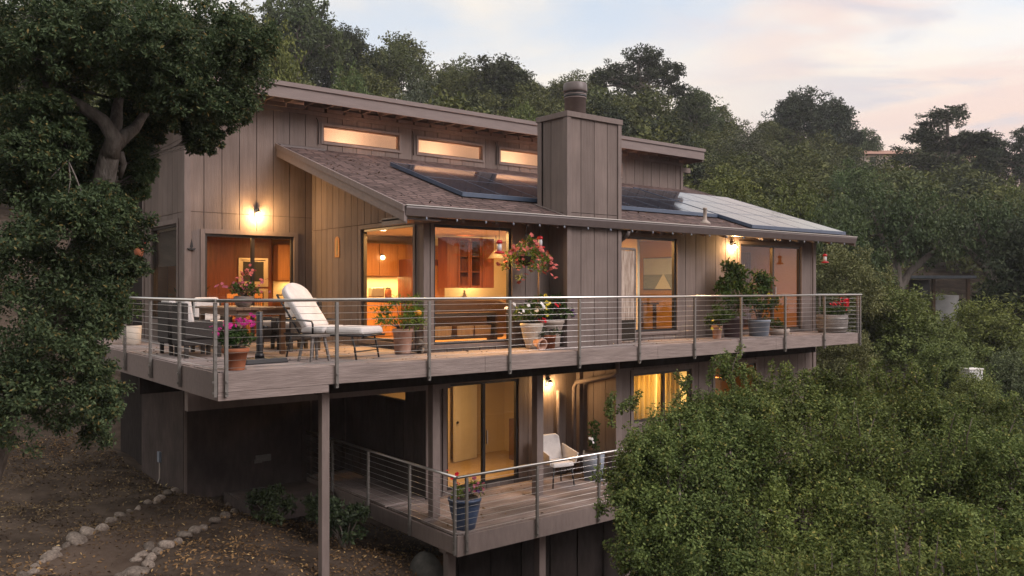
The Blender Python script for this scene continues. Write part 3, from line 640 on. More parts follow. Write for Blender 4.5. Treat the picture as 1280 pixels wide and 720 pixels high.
# white bucket chair on the lower deck
wc=thing('armchair','white moulded armchair with thin dark legs on the lower deck','armchair',(8.3,1.85,-3.2),R(-100))
q=MB(); cushion(q,(0,0,.5),(.6,.56,.1)); q.build('seat',M['white'],wc,bevel=.03)
q=MB(); q.prism([(-.3,-.3,.48),(-.3,.3,.48),(-.42,.28,1.02),(-.43,.2,1.08),(-.43,-.2,1.08),(-.42,-.28,1.02)],(.07,0,.01)); q.build('backrest',M['white'],wc,bevel=.03)
for sy in (-1,1):
    q=MB(); q.prism([(-.36,sy*.3,.5),(.26,sy*.31,.5),(.3,sy*.36,.74),(-.36,sy*.34,.86)],(0,sy*.035,0)); q.build('arm',M['white'],wc,bevel=.015)
for sx in (-1,1):
    for sy in (-1,1):
        q=MB(); q.tube([(sx*.24,sy*.23,.46),(sx*.28,sy*.28,0)],.018,8); q.build('leg',M['black'],wc)
# ================================================================ LEAVES
def leafquads(P, D, Nn, Ln, Wd):
    """rhombic leaves: base points, long axes, normals"""
    Wv=np.cross(Nn,D); Wv/=np.linalg.norm(Wv,axis=1,keepdims=True)+1e-9
    Ln=np.asarray(Ln).reshape(-1,1); Wd=np.asarray(Wd).reshape(-1,1)
    V=np.stack([P,P+D*Ln*.45+Wv*Wd*.5+Nn*Ln*.06,P+D*Ln,P+D*Ln*.45-Wv*Wd*.5+Nn*Ln*.06],1).reshape(-1,3)
    F=np.arange(len(V)).reshape(-1,4); return V,F
def unit(a): return a/(np.linalg.norm(a,axis=1,keepdims=True)+1e-9)
def leafcloud(rg, Cn, Rc, n, L, W, up=.7, out=None, asp=.25, flat=.75):
    """n leaves round every cluster centre"""
    K=len(Cn); Rc=np.broadcast_to(np.asarray(Rc,float).reshape(-1,1),(K,1))
    d=unit(rg.normal(size=(K,n,3)).reshape(-1,3)).reshape(K,n,3)
    r=rg.random((K,n,1))**.5
    P=Cn[:,None,:]+d*r*Rc[:,None,:]*np.array([1,1,flat])
    P=P.reshape(-1,3); dd=d.reshape(-1,3)
    Nn=unit(rg.normal(size=P.shape)*.8+dd*.5+np.array([0,0,up]))
    D=unit(np.cross(Nn,rg.normal(size=P.shape))+dd*.25-np.array([0,0,.1])); 
    Nn=unit(Nn-D*(Nn*D).sum(1,keepdims=True))
    Ls=L*rg.uniform(.6,1.25,len(P)); Ws=W*rg.uniform(.7,1.2,len(P))
    return leafquads(P,D,Nn,Ls,Ws)
def leafobj(name, VF, m, parent=None, loc=None):
    V=np.concatenate([v for v,f in VF]); o=0; Fs=[]
    for v,f in VF: Fs.append(f+o); o+=len(v)
    return link(name, fastmesh(name,V,np.concatenate(Fs),m), parent, loc=loc)
# ================================================================ POT PLANTS
def flower_heads(mb, rg, pts, r, petals=5):
    for p in pts:
        r_=r; r=r_*rg.uniform(.6,1.0)
        n=Vector((rg.normal()*.5,rg.normal()*.5-.5,.6)).normalized(); a=n.orthogonal().normalized(); b=n.cross(a); k0=rg.random()*6
        for k in range(petals):
            t=k0+2*math.pi*k/petals; d=a*math.cos(t)+b*math.sin(t); w=a*-math.sin(t)+b*math.cos(t); c=Vector(p)
            mb.add([c,c+d*r*.6+w*r*.45+n*r*.12,c+d*r-n*r*.1,c+d*r*.6-w*r*.45+n*r*.12],[(0,1,2,3)])
        r=r_
POTG=None
def pot_plant(name,label,loc,prof,potm,leaf=None,flowers=(),soilr=None,rim=None,n=22,group=None,cat='potted plant',seed=1,stems=0, sr=1):
    """leaf=(mat,clusters[(x,y,z,r)],leaves per cluster,L,W); flowers=[(mat,count,r,box)]"""
    rg=np.random.default_rng(seed); r=thing(name,label,cat,loc,0,group)
    prof=[(x*sr,z) for x,z in prof]; q=MB(); q.lathe(prof,(0,0,0),n); q.build('pot',potm,r)
    zt=prof[-1][1]; rt=prof[-1][0]
    q=MB(); q.lathe([(rt*.9,-.012),(rt*.88,.004)],(0,0,zt),n); q.build('soil',M['soil'],r)
    if leaf:
        m,cl,k,L,W=leaf; cl=np.array(cl,float)
        leafobj('foliage',[leafcloud(rg,cl[:,:3],cl[:,3],k,L,W,up=.5)],m,r)
        q=MB()
        for c in cl[:14]: q.tube([(c[0]*.15,c[1]*.15,zt),(c[0]*.6,c[1]*.6,(zt+c[2])*.5),tuple(c[:3])],[.012,.008,.004],5)
        q.build('stems',M['twig'],r)
    for m,cnt,fr,(cx,cy,cz,sx,sy,sz) in flowers:
        q=MB(); pts=[(cx+rg.normal()*sx,cy+rg.normal()*sy,cz+rg.normal()*sz) for _ in range(cnt)]
        flower_heads(q,rg,pts,fr); q.build('blossoms',m,r)
    return r
def dome(rg_seed,k,R0,z0,hz_,r):
    g=np.random.default_rng(rg_seed); o=[]
    for _ in range(k):
        a=g.random()*6.283; q=math.sqrt(g.random())*R0; o.append((q*math.cos(a),q*math.sin(a),z0+hz_*g.random()*(1-.5*(q/R0)**2),r*g.uniform(.7,1.2)))
    return o
TC=[(.13,0),(.135,.01),(.175,.26),(.2,.262),(.205,.33),(.185,.335)]
pot_plant('potted_plant','terracotta pot with bright pink flowers at the deck corner post',(.36,.27,0),TC,M['terra'],(M['lf_pot'],dome(2,16,.2,.4,.28,.1),45,.075,.04),[(M['pink'],26,.05,(.1,-.05,.72,.13,.1,.05)),(M['pink'],10,.05,(-.2,.05,.6,.06,.1,.05))],seed=3)
r=pot_plant('potted_plant','pale terracotta pot with a lime bush and one orange fruit by the corner window',(4.02,1.45,0),[(.19,0),(.2,.02),(.235,.4),(.255,.41),(.255,.47),(.23,.475)],M['paleterra'],(M['lf_lime'],dome(5,26,.42,.55,.62,.14),34,.11,.032),[(M['orange'],1,.07,(.1,-.35,.78,.0,.0,.0))],seed=4,sr=0.78)
q=MB(); q.ball((.12,-.38,.78),.055); q.build('orange_fruit',M['orange'],r)
BOWL=[(.12,0),(.17,.04),(.25,.24),(.31,.46),(.33,.48),(.33,.52),(.29,.525)]
pot_plant('potted_plant','round cream pot of white flowers under the hanging basket',(6.78,.92,0),BOWL,M['cream'],(M['lf_pot'],dome(8,16,.32,.6,.36,.13),34,.09,.05),[(M['wpetal'],13,.065,(-.1,-.1,.84,.2,.14,.1)),(M['ypetal'],6,.05,(.3,-.1,.82,.05,.06,.08)),(M['crimson'],6,.05,(.05,-.2,.58,.14,.06,.03))],seed=6,sr=0.74)
pot_plant('potted_plant','small square terracotta trough in front of the cream pot',(7.02,.62,0),[(.17,0),(.2,.22),(.225,.225),(.225,.28),(.2,.285)],M['terra'],(M['lf_grey'],dome(9,10,.2,.3,.12,.07),40,.05,.025),[(M['vpetal'],5,.04,(0,-.1,.4,.12,.05,.02))],n=4,seed=7,sr=0.75)
r=thing('flower_pot','small terracotta pot tipped on its side by the cream pot','pot',(6.66,.56,.13),0); 
q=MB(); mt=Matrix.Rotation(R(100),3,'X')
s_=MB(); s_.lathe([(.07,-.1),(.1,.08),(.125,.085),(.125,.13),(.1,.135),(.09,.06),(.05,-.08)],(0,0,0),18); s_.v=[tuple(mt@Vector(p)) for p in s_.v]; s_.build('pot_body',M['paleterra'],r)
pot_plant('potted_plant','wide tan bowl full of dark green leaves against the chimney',(7.32,1.02,0),[(.26,0),(.3,.02),(.33,.34),(.36,.38),(.4,.5),(.43,.52),(.43,.57),(.39,.575)],M['tan'],(M['lf_pot'],dome(10,22,.42,.66,.5,.16),36,.1,.055),[(M['ypetal'],9,.05,(-.25,-.2,.95,.05,.05,.12)),(M['vpetal'],14,.06,(.42,-.2,.72,.08,.08,.04)),(M['crimson'],4,.05,(.0,-.3,.9,.04,.04,.03))],seed=8,sr=0.8)
# the two big leafy tubs by the far door
DP=[(.24,0),(.26,.02),(.33,.46),(.36,.47),(.36,.53),(.32,.535)]
cl=[]
g=np.random.default_rng(21)
for _ in range(46):
    z=.5+1.35*g.random()**1.1; w=.62*(1-.55*((z-.9)/1.0 if z>.9 else 0)); a=g.random()*6.28; q_=w*math.sqrt(g.random()); cl.append((q_*math.cos(a),q_*math.sin(a)*.6,z,.17))
pot_plant('potted_plant','tall bushy shrub in a dark plum tub under the glowing wall lamp',(13.35,.82,0),DP,M['purplepot'],(M['lf_pot'],cl,38,.13,.065),seed=9,sr=0.85)
cl2=[(x*.9+.05,y,z*.88,.16) for x,y,z,_ in cl[::-1][:36]]
pot_plant('potted_plant','leafy shrub with small yellow fruit before the far sliding door',(14.35,.75,0),[(.26,0),(.29,.02),(.33,.36),(.35,.37),(.35,.42),(.31,.425)],M['greyblue'],(M['lf_pot'],cl2,38,.12,.06),[(M['ypetal'],8,.055,(.35,-.2,.95,.1,.1,.07))],seed=10,sr=0.85)
pot_plant('potted_plant','small terracotta pot with yellow fruit, left of the big shrubs',(12.42,.6,0),[(.13,0),(.15,.02),(.18,.27),(.2,.275),(.2,.33),(.175,.335)],M['paleterra'],(M['lf_pot'],dome(31,16,.34,.38,.4,.13),36,.1,.05),[(M['ypetal'],4,.07,(-.25,-.15,.3,.12,.06,.12))],seed=11,sr=0.65)
pot_plant('potted_plant','low saucer planter beside the far sliding door',(15.2,.72,0),[(.2,0),(.25,.02),(.28,.16),(.26,.165)],M['tan'],(M['lf_pot'],dome(33,8,.24,.2,.2,.09),30,.08,.04),seed=12)
# half barrel of geraniums
br=thing('barrel_planter','weathered half barrel planter with red geraniums at the far deck corner','planter',(17.42,.5,0))
q=MB(); q.lathe([(.36,.0),(.4,.1),(.425,.3),(.42,.5),(.395,.505)],(0,0,0),26); 
q.build('staves',M['greywood'],br)
for z in (.13,.4):
    q=MB(); q.lathe([(.408 if z<.2 else .427,z-.025),(.415 if z<.2 else .43,z+.025)],(0,0,0),26); q.build('hoop',M['steel'],br)
q=MB(); q.lathe([(.37,.47),(.36,.495)],(0,0,0),24); q.build('soil',M['soil'],br)
g=np.random.default_rng(4); cl3=np.array(dome(40,16,.38,.56,.2,.1)); leafobj('foliage',[leafcloud(g,cl3[:,:3],cl3[:,3],40,.09,.08)],M['lf_pot'],br)
q=MB(); flower_heads(q,g,[(.3+g.normal()*.09,-.2+g.normal()*.08,.86+g.normal()*.08) for _ in range(40)],.055); flower_heads(q,g,[(-.12+g.normal()*.1,-.2+g.normal()*.06,.8+g.normal()*.035) for _ in range(14)],.05); flower_heads(q,g,[(.08+g.normal()*.04,-.3+g.normal()*.04,.7+g.normal()*.03) for _ in range(12)],.05); q.build('blossoms',M['crimson'],br)
# hanging basket
hb=thing('hanging_basket','round hanging basket of trailing salmon flowers under the eave','hanging basket',(6.52,.78,1.55))
q=MB(); q.lathe([(.05,0),(.15,.06),(.2,.18),(.2,.2)],(0,0,.15),16); q.build('basket',M['soil'],hb)
q=MB()
for k in range(3): q.tube([(.18*math.cos(k*2.1),.18*math.sin(k*2.1),.35),(0,0,.82)],.006,5)
q.tube([(0,0,.82),(0,0,1.02)],.012,6); q.build('hanger',M['black'],hb)
g=np.random.default_rng(6); cl4=[]
for _ in range(50):
    a=g.random()*6.28; rr=.46*math.sqrt(g.random()); cl4.append((rr*math.cos(a),rr*math.sin(a),.58-.8*rr*rr/.46+g.normal()*.1-.05,.11))
cl4=np.array(cl4); leafobj('foliage',[leafcloud(g,cl4[:,:3],cl4[:,3],34,.055,.03)],M['lf_lime'],hb)
q=MB(); pts=[]
for c in cl4: 
    for _ in range(2): pts.append((c[0]*1.25+g.normal()*.06,c[1]*1.25-.05+g.normal()*.06,c[2]+g.normal()*.08))
pts+=[(x,-.2+g.normal()*.05,z) for x,z in [(-.12,-.02),(-.1,.04),(.3,.02),(.34,.0),(.4,-.03),(.38,.06),(.44,.1)]]
flower_heads(q,g,pts,.062); q.build('blossoms',M['salmon'],hb)
def feeder(label,loc,hang=.25,big=1.0):
    r=thing('bird_feeder',label,'bird feeder',loc)
    q=MB(); q.lathe([(.02*big,.27*big),(.06*big,.25*big),(.065*big,.2*big),(.05*big,.195*big)],(0,0,0),14); q.build('cap',M['red'],r)
    q=MB(); q.lathe([(.045*big,.045*big),(.05*big,.12*big),(.045*big,.196*big)],(0,0,0),14); q.build('bottle',M['oldwhite'],r)
    q=MB(); q.lathe([(.03*big,-.01),(.1*big,.0),(.115*big,.02*big),(.08*big,.04*big),(.04*big,.044*big)],(0,0,0),16); q.build('base',M['red'],r)
    if hang:
        q=MB(); q.tube([(0,0,.27*big),(0,0,.27*big+hang)],.005,5); q.build('hanger',M['black'],r)
feeder('red hummingbird feeder hanging in front of the tall kitchen window',(5.78,.72,1.93),.3)
feeder('red hummingbird feeder on top of the thin wooden pole',(7.03,.95,2.08),0,.95)
feeder('red hummingbird feeder hanging in the open air past the far house corner',(17.42,.72,1.96),.25,.95)
q=MB(); q.tube([(7.0,1.0,0),(7.03,.96,2.07)],.022,8); tag(q.build('wooden_pole',M['teak']),'thin brown wooden pole leaning by the chimney, a red feeder on its top','pole')
# table flowers, left plants
pot_plant('potted_plant','grey bowl of dusty pink flowers on the terrace table',(1.72,3.55,.886),[(.13,0),(.16,.02),(.21,.14),(.22,.2),(.2,.205)],M['greywood'],(M['lf_pot'],dome(50,14,.26,.3,.16,.1),30,.07,.035),[(M['palepink'],46,.045,(0,0,.4,.2,.17,.08)),(M['salmon'],18,.05,(.05,0,.68,.1,.08,.06))],seed=13,sr=0.85)
pot_plant('potted_plant','plant with sparse leaves in a pale cylinder pot behind the chairs by the left rail',(.62,7.3,0),[(.17,0),(.19,.02),(.21,.42),(.19,.425)],M['cream'],(M['lf_pot'],dome(52,20,.32,.55,.55,.13),26,.09,.04),seed=14)
pot_plant('potted_plant','large dark leaved plant inside the side window',(2.1,7.9,.05),[(.17,0),(.2,.3),(.18,.305)],M['terra'],(M['lf_bush'],dome(54,18,.5,.5,.75,.2),26,.2,.05),seed=15)
hb2=thing('hanging_basket','small clay hanging pot with a few red blooms at the left house corner','hanging basket',(.75,7.2,1.92))
q=MB(); q.lathe([(.07,0),(.12,.2),(.11,.21)],(0,0,0),14); q.build('pot',M['terra'],hb2)
q=MB(); q.tube([(.1,0,.2),(0,0,.75),(-.1,0,.2)],.005,4); q.build('hanger',M['black'],hb2)
g=np.random.default_rng(8); cl5=np.array(dome(56,8,.18,.22,.1,.07)); leafobj('foliage',[leafcloud(g,cl5[:,:3],cl5[:,3],24,.06,.03)],M['lf_pot'],hb2)
q=MB(); flower_heads(q,g,[(g.normal()*.12,g.normal()*.12,.26+g.normal()*.04) for _ in range(10)],.04); q.build('blossoms',M['crimson'],hb2)
# lower deck pots
pot_plant('potted_plant','tall ribbed blue glazed pot with pink flowers at the lower deck corner',(4.68,.34,-3.2),[(.17,0),(.2,.02),(.24,.2),(.285,.4),(.3,.52),(.315,.525),(.315,.57),(.28,.575)],M['blue'],(M['lf_lime'],dome(60,12,.28,.62,.25,.1),30,.09,.022),[(M['crimson'],4,.05,(-.25,0,.92,.06,.06,.08)),(M['palepink'],14,.05,(.08,-.1,.8,.16,.1,.1)),(M['vpetal'],8,.05,(.2,-.1,.7,.08,.08,.04))],seed=16)
pot_plant('potted_plant','square grey blue planter with a leafy stem behind the white armchair',(9.35,1.75,-3.2),[(.3,0),(.36,.62),(.34,.625)],M['greyblue'],(M['lf_pot'],[(0,0,.75+i*.11,.12) for i in range(6)],34,.09,.05),[(M['wpetal'],3,.05,(-.15,-.1,.95,.03,.03,.05))],n=4,seed=17)
# stone dog figure, wall ornaments
dg=thing('stone_figure','small crouching stone animal figure beside the lime bush pot','figurine',(4.38,1.26,0))
q=MB(); q.ball((0,0,.1),(.15,.09,.1),12,8,jit=.1); q.ball((-.1,-.05,.2),(.075,.065,.07),10,7); q.ball((-.16,-.08,.18),(.05,.035,.03),8,6); q.ball((-.07,-.09,.25),(.025,.02,.035),6,5); q.ball((-.1,-.0,.25),(.025,.02,.035),6,5)
q.tube([(-.08,-.08,.1),(-.13,-.12,.0)],[.035,.025],7); q.tube([(-.06,.05,.1),(-.12,.04,0)],[.035,.025],7); q.build('figure_body',M['rock'],dg)
tm=thing('wall_plaque','rounded honey coloured plaque on the amber lit board wall','wall plaque',(SL-.022,5.05,1.95))
q=MB(); out=[(0,-.11,0),(0,.11,0),(0,.11,.36)]+[(0,.11*math.cos(a),.36+.11*math.sin(a)) for a in [math.pi*k/8 for k in range(1,8)]]+[(0,-.11,.36)]
q.prism(out,(.02,0,0)); q.build('plate',M['maple'],tm); q=MB(); q.prism([(-.006,y*.35,.05+z*.75) for _,y,z in out],(.0055,0,0)); q.build('dial',M['curtain'],tm)
hk=thing('wall_hook','small dark boat shaped hook on the board wall left of the terrace door','hook',(1.62,T-.02,2.12))
q=MB(); q.prism([(-.09,-.05,0),(.09,-.05,0),(.06,-.05,-.035),(-.06,-.05,-.035)],(0,.05,0)); q.prism([(.0,-.03,.0),(.035,-.03,.03),(0,-.03,.2),(-.03,-.03,.03)],(0,.015,0)); q.build('hook_body',M['black'],hk)
pp=thing('utility_box','small grey utility box with a pale pipe at the foot of the skirt wall','utility box',(1.44,8.1,-3.0))
q=MB(); q.cbox((0,0,.3),(.08,.16,.24)); q.build('box',M['greyblue'],pp,bevel=.005); q=MB(); q.tube([(0,0,.18),(0,0,-.2),(-.06,-.04,-.32),(-.22,-.1,-.38)],.02,8); q.build('pipe',M['tan'],pp)
wv=MB(); wv.box(3.05,6.335,-2.75,3.42,6.358,-2.6); wv.box(3.02,6.325,-2.77,3.2,6.334,-2.68); wv.build('wall_vent',M['steel'],house)
wp=thing('weathered_panel','peeling whitewashed plank panel leaning beside the chimney','wood panel',(9.62,1.02,0))
q=MB()
for i in range(4): q.box(-.28+i*.145,-.03,.02,-.28+i*.145+.14,.02,2.1+.012*(i%2))
q.build('planks',M['peel'],wp); q=MB(); q.box(-.3,-.05,2.12,.32,.03,2.17); q.box(.302,-.04,0,.34,.03,2.12); q.build('panel_frame',M['greywood'],wp)
q=MB(); q.box(-.27,-.045,.05,.29,-.032,.52); q.build('kick_board',M['soil'],wp)
# ================================================================ ROOM CONTENTS
def cabinet(label,x0,x1,y0,y1,z0,z1,m,doors=2,name='kitchen_cabinet',glass=False):
    r=thing(name,label,'cabinet',(x0,y0,z0)); w,d,h=x1-x0,y1-y0,z1-z0
    q=MB()
    if glass:
        q.box(0,.02,0,.03,d,h); q.box(w-.03,.02,0,w,d,h); q.box(.03,d-.03,0,w-.03,d,h)
        for k in range(4): q.box(.03,.03,h*k/3.2,w-.03,d-.03,h*k/3.2+.02)
    else: q.box(0,.025,0,w,d,h)
    q.build('carcass',m,r)
    for k in range(doors):
        a,b=w*k/doors+.006,w*(k+1)/doors-.006
        if glass:
            q=MB(); q.box(a,0,0,a+.05,.02,h); q.box(b-.05,0,0,b,.02,h); q.box(a+.05,0,0,b-.05,.02,.06); q.box(a+.05,0,h-.06,b-.05,.02,h); q.build('door',m,r)
        else:
            q=MB(); q.box(a,0,.006,b,.022,h-.006); dd=q.build('door',m,r,bevel=.004); 
            q=MB(); q.box(a+.06,-.006,.07,b-.06,-.0005,h-.07); q.build('door_panel',m,dd)
    return r
cabinet('honey wall cabinets over the lit counter, seen through the corner window',5.0,8.0,5.85,6.28,1.55,2.35,M['maple'],6)
cabinet('honey base cabinets below the lit counter',5.0,8.0,5.75,6.28,.06,.95,M['maple'],6)
q=MB(); q.box(4.95,5.7,.955,8.05,6.28,1.0); tag(q.build('countertop',M['cherry']),'dark wood countertop under the honey wall cabinets','countertop')
for x,h,m_,lab in ((5.35,.2,'cream','short cream canister on the dark countertop, left of the row'),(5.55,.28,'whitepaint','tall white canister on the dark countertop next to the short cream one'),(6.3,.24,'terra','clay jar on the dark countertop beside the steel toaster')):
    r=thing('canister',lab,'canister',(x,5.95,1.0)); q=MB(); q.lathe([(.07,0),(.085,.02),(.085,h-.04),(.06,h-.02)],(0,0,0),14); q.build('canister_body',M[m_],r); q=MB(); q.lathe([(.07,h-.018),(.06,h+.01),(.015,h+.03)],(0,0,0),14); q.build('lid',M['darkwood'],r)
r=thing('toaster','steel toaster on the dark countertop under the honey wall cabinets','toaster',(5.95,5.92,1.0)); q=MB(); q.cbox((0,0,.14),(.36,.2,.24)); q.build('toaster_body',M['inox'],r,bevel=.03); q=MB(); q.box(-.13,-.02,.262,.13,.02,.266); q.build('slot',M['black'],r)
lamp('counter_light','AREA',(6.5,6.0,1.53),60,(1,.6,.22),2.6,sy=.15)
cabinet('cherry end cabinet hanging left of the lit glass doors',7.16,7.48,4.6,5.0,1.25,2.5,M['cherry'],1)
cabinet('cherry end cabinet hanging right of the lit glass doors',8.22,8.6,4.6,5.0,1.25,2.5,M['cherry'],1)
fr=thing('refrigerator','wood panelled refrigerator with long steel handles by the tall window','refrigerator',(6.55,5.2,.06))
q=MB(); q.box(0,.03,0,.95,.7,1.9); q.build('body',M['cherry'],fr)
for a,b in ((.01,.47),(.48,.94)):
    q=MB(); q.box(a,0,.05,b,.028,1.75); dd=q.build('door',M['maple'],fr,bevel=.004)
    h=.43 if a<.2 else .52; q=MB(); q.tube([(h,-.0,.6),(h,-.05,.65),(h,-.05,1.4),(h,-.0,1.45)],.014,6); q.build('handle',M['bright'],dd)
cabinet('cherry glass door cabinet with lit shelves hanging behind the tall window',7.49,8.21,4.6,5.0,1.25,2.5,M['cherry'],2,glass=True)
lamp('counter_light','AREA',(7.85,4.82,2.46),14,(1,.6,.22),.3)
cabinet('cherry base cabinets under the glass door cabinet',7.9,10.2,5.5,6.1,.06,.92,M['cherry'],3)
lamp('counter_light','POINT',(8.95,5.85,1.45),40,(1,.62,.25),.06)
gl=thing('lamp_glint','small glowing ball standing for the wall lamp reflected in the corner window','lamp',(6.05,5.78,2.0)); q=MB(); q.ball((0,0,0),.055,14,10); q.build('glint_ball',M['glint_ball'],gl); q=MB(); q.lathe([(.03,-.0),(.05,.03)],(0,.04,.05),10); q.build('glint_backing',M['bronze'],gl)  # no lamp here: a glowing ball imitates the wall lamp's reflection
sf=thing('sofa','brown upholstered sofa with its back against the tall front window','sofa',(6.1,2.15,.05))
q=MB(); q.prism([(-1.15,0,.2),(1.1,0,.2),(1.1,0,.86),(.75,0,.98),(-1.15,0,1.0)],(0,.22,0)); q.build('backrest',M['darkwood'],sf,bevel=.05); q=MB(); q.box(-1.15,.22,.1,1.1,.9,.5); q.build('seat',M['darkwood'],sf,bevel=.05)
sb=thing('sideboard','low dark table with a shelf of baskets inside the tall window','sideboard',(5.65,1.72,.06))
q=MB(); q.box(-.85,0,.62,.85,.3,.68); q.box(-.85,0,0,-.79,.3,.62); q.box(.79,0,0,.85,.3,.62); q.box(-.79,.02,.15,.79,.28,.19); q.build('table_frame',M['darkwood'],sb)
for k,x in enumerate((-.5,.05,.5)):
    q=MB(); q.cbox((x,.15,.3),(.4,.22,.22),None,0,1.08); tag(q.build('basket',M['maple'],None,bevel=.01,loc=(5.65,1.72,.06)),['woven basket at the left of the low dark table shelf','woven basket in the middle of the low dark table shelf','woven basket at the right of the low dark table shelf'][k],'basket','baskets on the window shelf')
vs=thing('flower_vase','cut flowers in a slim vase on the kitchen counter','vase',(8.45,5.7,.925)); q=MB(); q.lathe([(.05,0),(.07,.1),(.03,.22),(.04,.26)],(0,0,0),14); q.build('vase_body',M['oldwhite'],vs)
g=np.random.default_rng(12); leafobj('foliage',[leafcloud(g,np.array([(0,0,.42),(.1,0,.5),(-.1,0,.5)]),.12,30,.1,.04)],M['lf_pot'],vs); q=MB(); flower_heads(q,g,[(g.normal()*.12,-.08+g.normal()*.05,.5+g.normal()*.08) for _ in range(12)],.05); q.build('blossoms',M['palepink'],vs)
ps=thing('pendant_lamp','white cone shade lamp by the cream wall in the kitchen','lamp',(8.2,4.0,1.98)); q=MB(); q.lathe([(.2,0),(.05,.2),(.02,.22)],(0,0,0),18); q.build('shade',M['whitepaint'],ps); q=MB(); q.tube([(0,0,.2),(0,0,.57)],.008,5); q.build('cord',M['black'],ps)
ov=thing('wall_oven','stacked steel wall oven and microwave behind the terrace door','oven',(3.72,9.1,.06))
q=MB(); q.box(-1.4,.03,0,.88,.75,2.5); q.build('tall_surround',M['cherry'],ov)
for z0,z1,nm in ((1.22,1.98,'microwave_front'),(.5,1.17,'oven_front')):
    q=MB(); q.box(-.05,-.02,z0,.75,.028,z1); f_=q.build(nm,M['inox'],ov,bevel=.006); q=MB(); q.box(.07,-.03,z0+.14,.62,-.021,z1-.1); q.build('oven_glass',M['black'],f_); q=MB(); q.tube([(.03,-.05,z1-.06),(.67,-.05,z1-.06)],.012,6); q.build('handle',M['bright'],f_)
cabinet('honey wall cabinets to the right of the steel ovens',4.62,6.3,8.8,9.12,1.45,2.4,M['maple'],4)
q=MB(); q.box(4.62,9.11,.95,6.3,9.125,1.44); tag(q.build('backsplash',M['creamwall']),'glowing cream backsplash below the right hand honey cabinets','backsplash')
lamp('counter_light','AREA',(5.4,8.95,1.43),12,(1,.6,.22),1.2,sy=.1)
def slat_chair(label,x,y,rz,z=.05):
    r=thing('slat_chair',label,'chair',(x,y,z),rz,'slatted wood chairs indoors')
    q=MB(); q.box(-.22,-.22,.44,.22,.22,.48); q.build('seat',M['maple'],r)
    for sx in (-1,1):
        for sy in (-1,1):
            q=MB(); q.cbox((sx*.19,sy*.19,.22),(.04,.04,.44)); q.build('leg',M['maple'],r)
    q=MB(); q.box(-.22,-.22,.48,-.18,-.18,1.02); q.box(-.22,.18,.48,-.18,.22,1.02); q.box(-.225,-.22,.95,-.175,.22,1.06)
    for k in range(5): q.box(-.21,-.14+k*.065,.5,-.19,-.12+k*.065,.95)
    q.build('slat_back',M['maple'],r)
slat_chair('slatted honey wood chair behind the left pane of the terrace door',3.1,7.6,R(-100)); slat_chair('slatted honey wood chair behind the right pane of the terrace door',3.75,7.8,R(-70))
slat_chair('slatted honey wood chair in the ochre room beside the chimney',10.6,2.3,R(60))
pt=thing('framed_painting','framed pale seascape with a white triangle on the ochre wall','painting',(13.39,3.36,1.2),R(-90))
q=MB(); q.box(-.54,-.03,0,.54,0,.9); q.build('picture_frame',M['black'],pt)
q=MB(); q.box(-.52,-.036,.02,.52,-.031,.42); q.build('sea',M['print_sea'],pt); q=MB(); q.box(-.52,-.036,.422,.52,-.031,.88); q.build('sky_area',M['print_sky'],pt); q=MB(); q.prism([(-.1,-.045,.02),(.5,-.045,.02),(.22,-.045,.45)],(0,.008,0)); q.build('white_triangle',M['print_white'],pt)
dt=thing('dark_table','dark dining table in the ochre room','table',(11.4,2.6,.05)); q=MB(); q.box(-.6,-.5,.78,.6,.5,.83); q.build('tabletop',M['darkwood'],dt)
for sx in (-1,1):
    for sy in (-1,1): q=MB(); q.cbox((sx*.52,sy*.42,.39),(.07,.07,.78)); q.build('leg',M['darkwood'],dt)
cabinet('dark brown sideboard under the painting',11.5,13.2,3.75,4.25,.06,.9,M['darkwood'],3)
q=MB()
for k in range(14): q.tube([(17.0+k*.05,3.4+.04*(k%2),.1),(17.0+k*.05,3.4+.04*(k%2),2.35)],.05,8)
tag(q.build('brown_curtain',M['teak']),'brown gathered curtain behind the right pane of the far sliding door','curtain')
wd=thing('interior_door','white panel door standing ajar in the lit lower bedroom','door',(7.65,5.0,-3.13),R(12)); q=MB(); q.box(0,0,0,.85,.045,2.2); q.build('door_leaf',M['whitepaint'],wd); q=MB(); q.ball((.07,-.05,1.0),.035); q.build('knob',M['black'],wd)
ww=MB(); ww.box(7.35,5.12,-3.15,7.6,5.2,-.62); tag(ww.build('door_jamb',M['creamwall']),'cream wall edge beside the white bedroom door','wall')
dr=cabinet('brown wood dresser at the right of the lit lower bedroom',9.0,9.6,4.0,4.5,-3.13,-2.1,M['teak'],2,name='dresser')
q=MB()
for k in range(12): q.tube([(10.4+k*.09,1.72+.05*(k%2),-3.1),(10.4+k*.09,1.72+.05*(k%2),-.8)],.052,8)
for k in range(9): q.tube([(11.55+k*.09,1.72+.05*(k%2),-3.1),(11.55+k*.09,1.72+.05*(k%2),-.8)],.052,8)
tag(q.build('yellow_curtain',M['curtain']),'glowing yellow curtains in the lower window right of the white armchair','curtain')
cabinet('reddish wood cabinet in the lower window behind the leafy sprays',13.4,14.1,1.75,2.2,-3.1,-1.15,M['maple'],1)
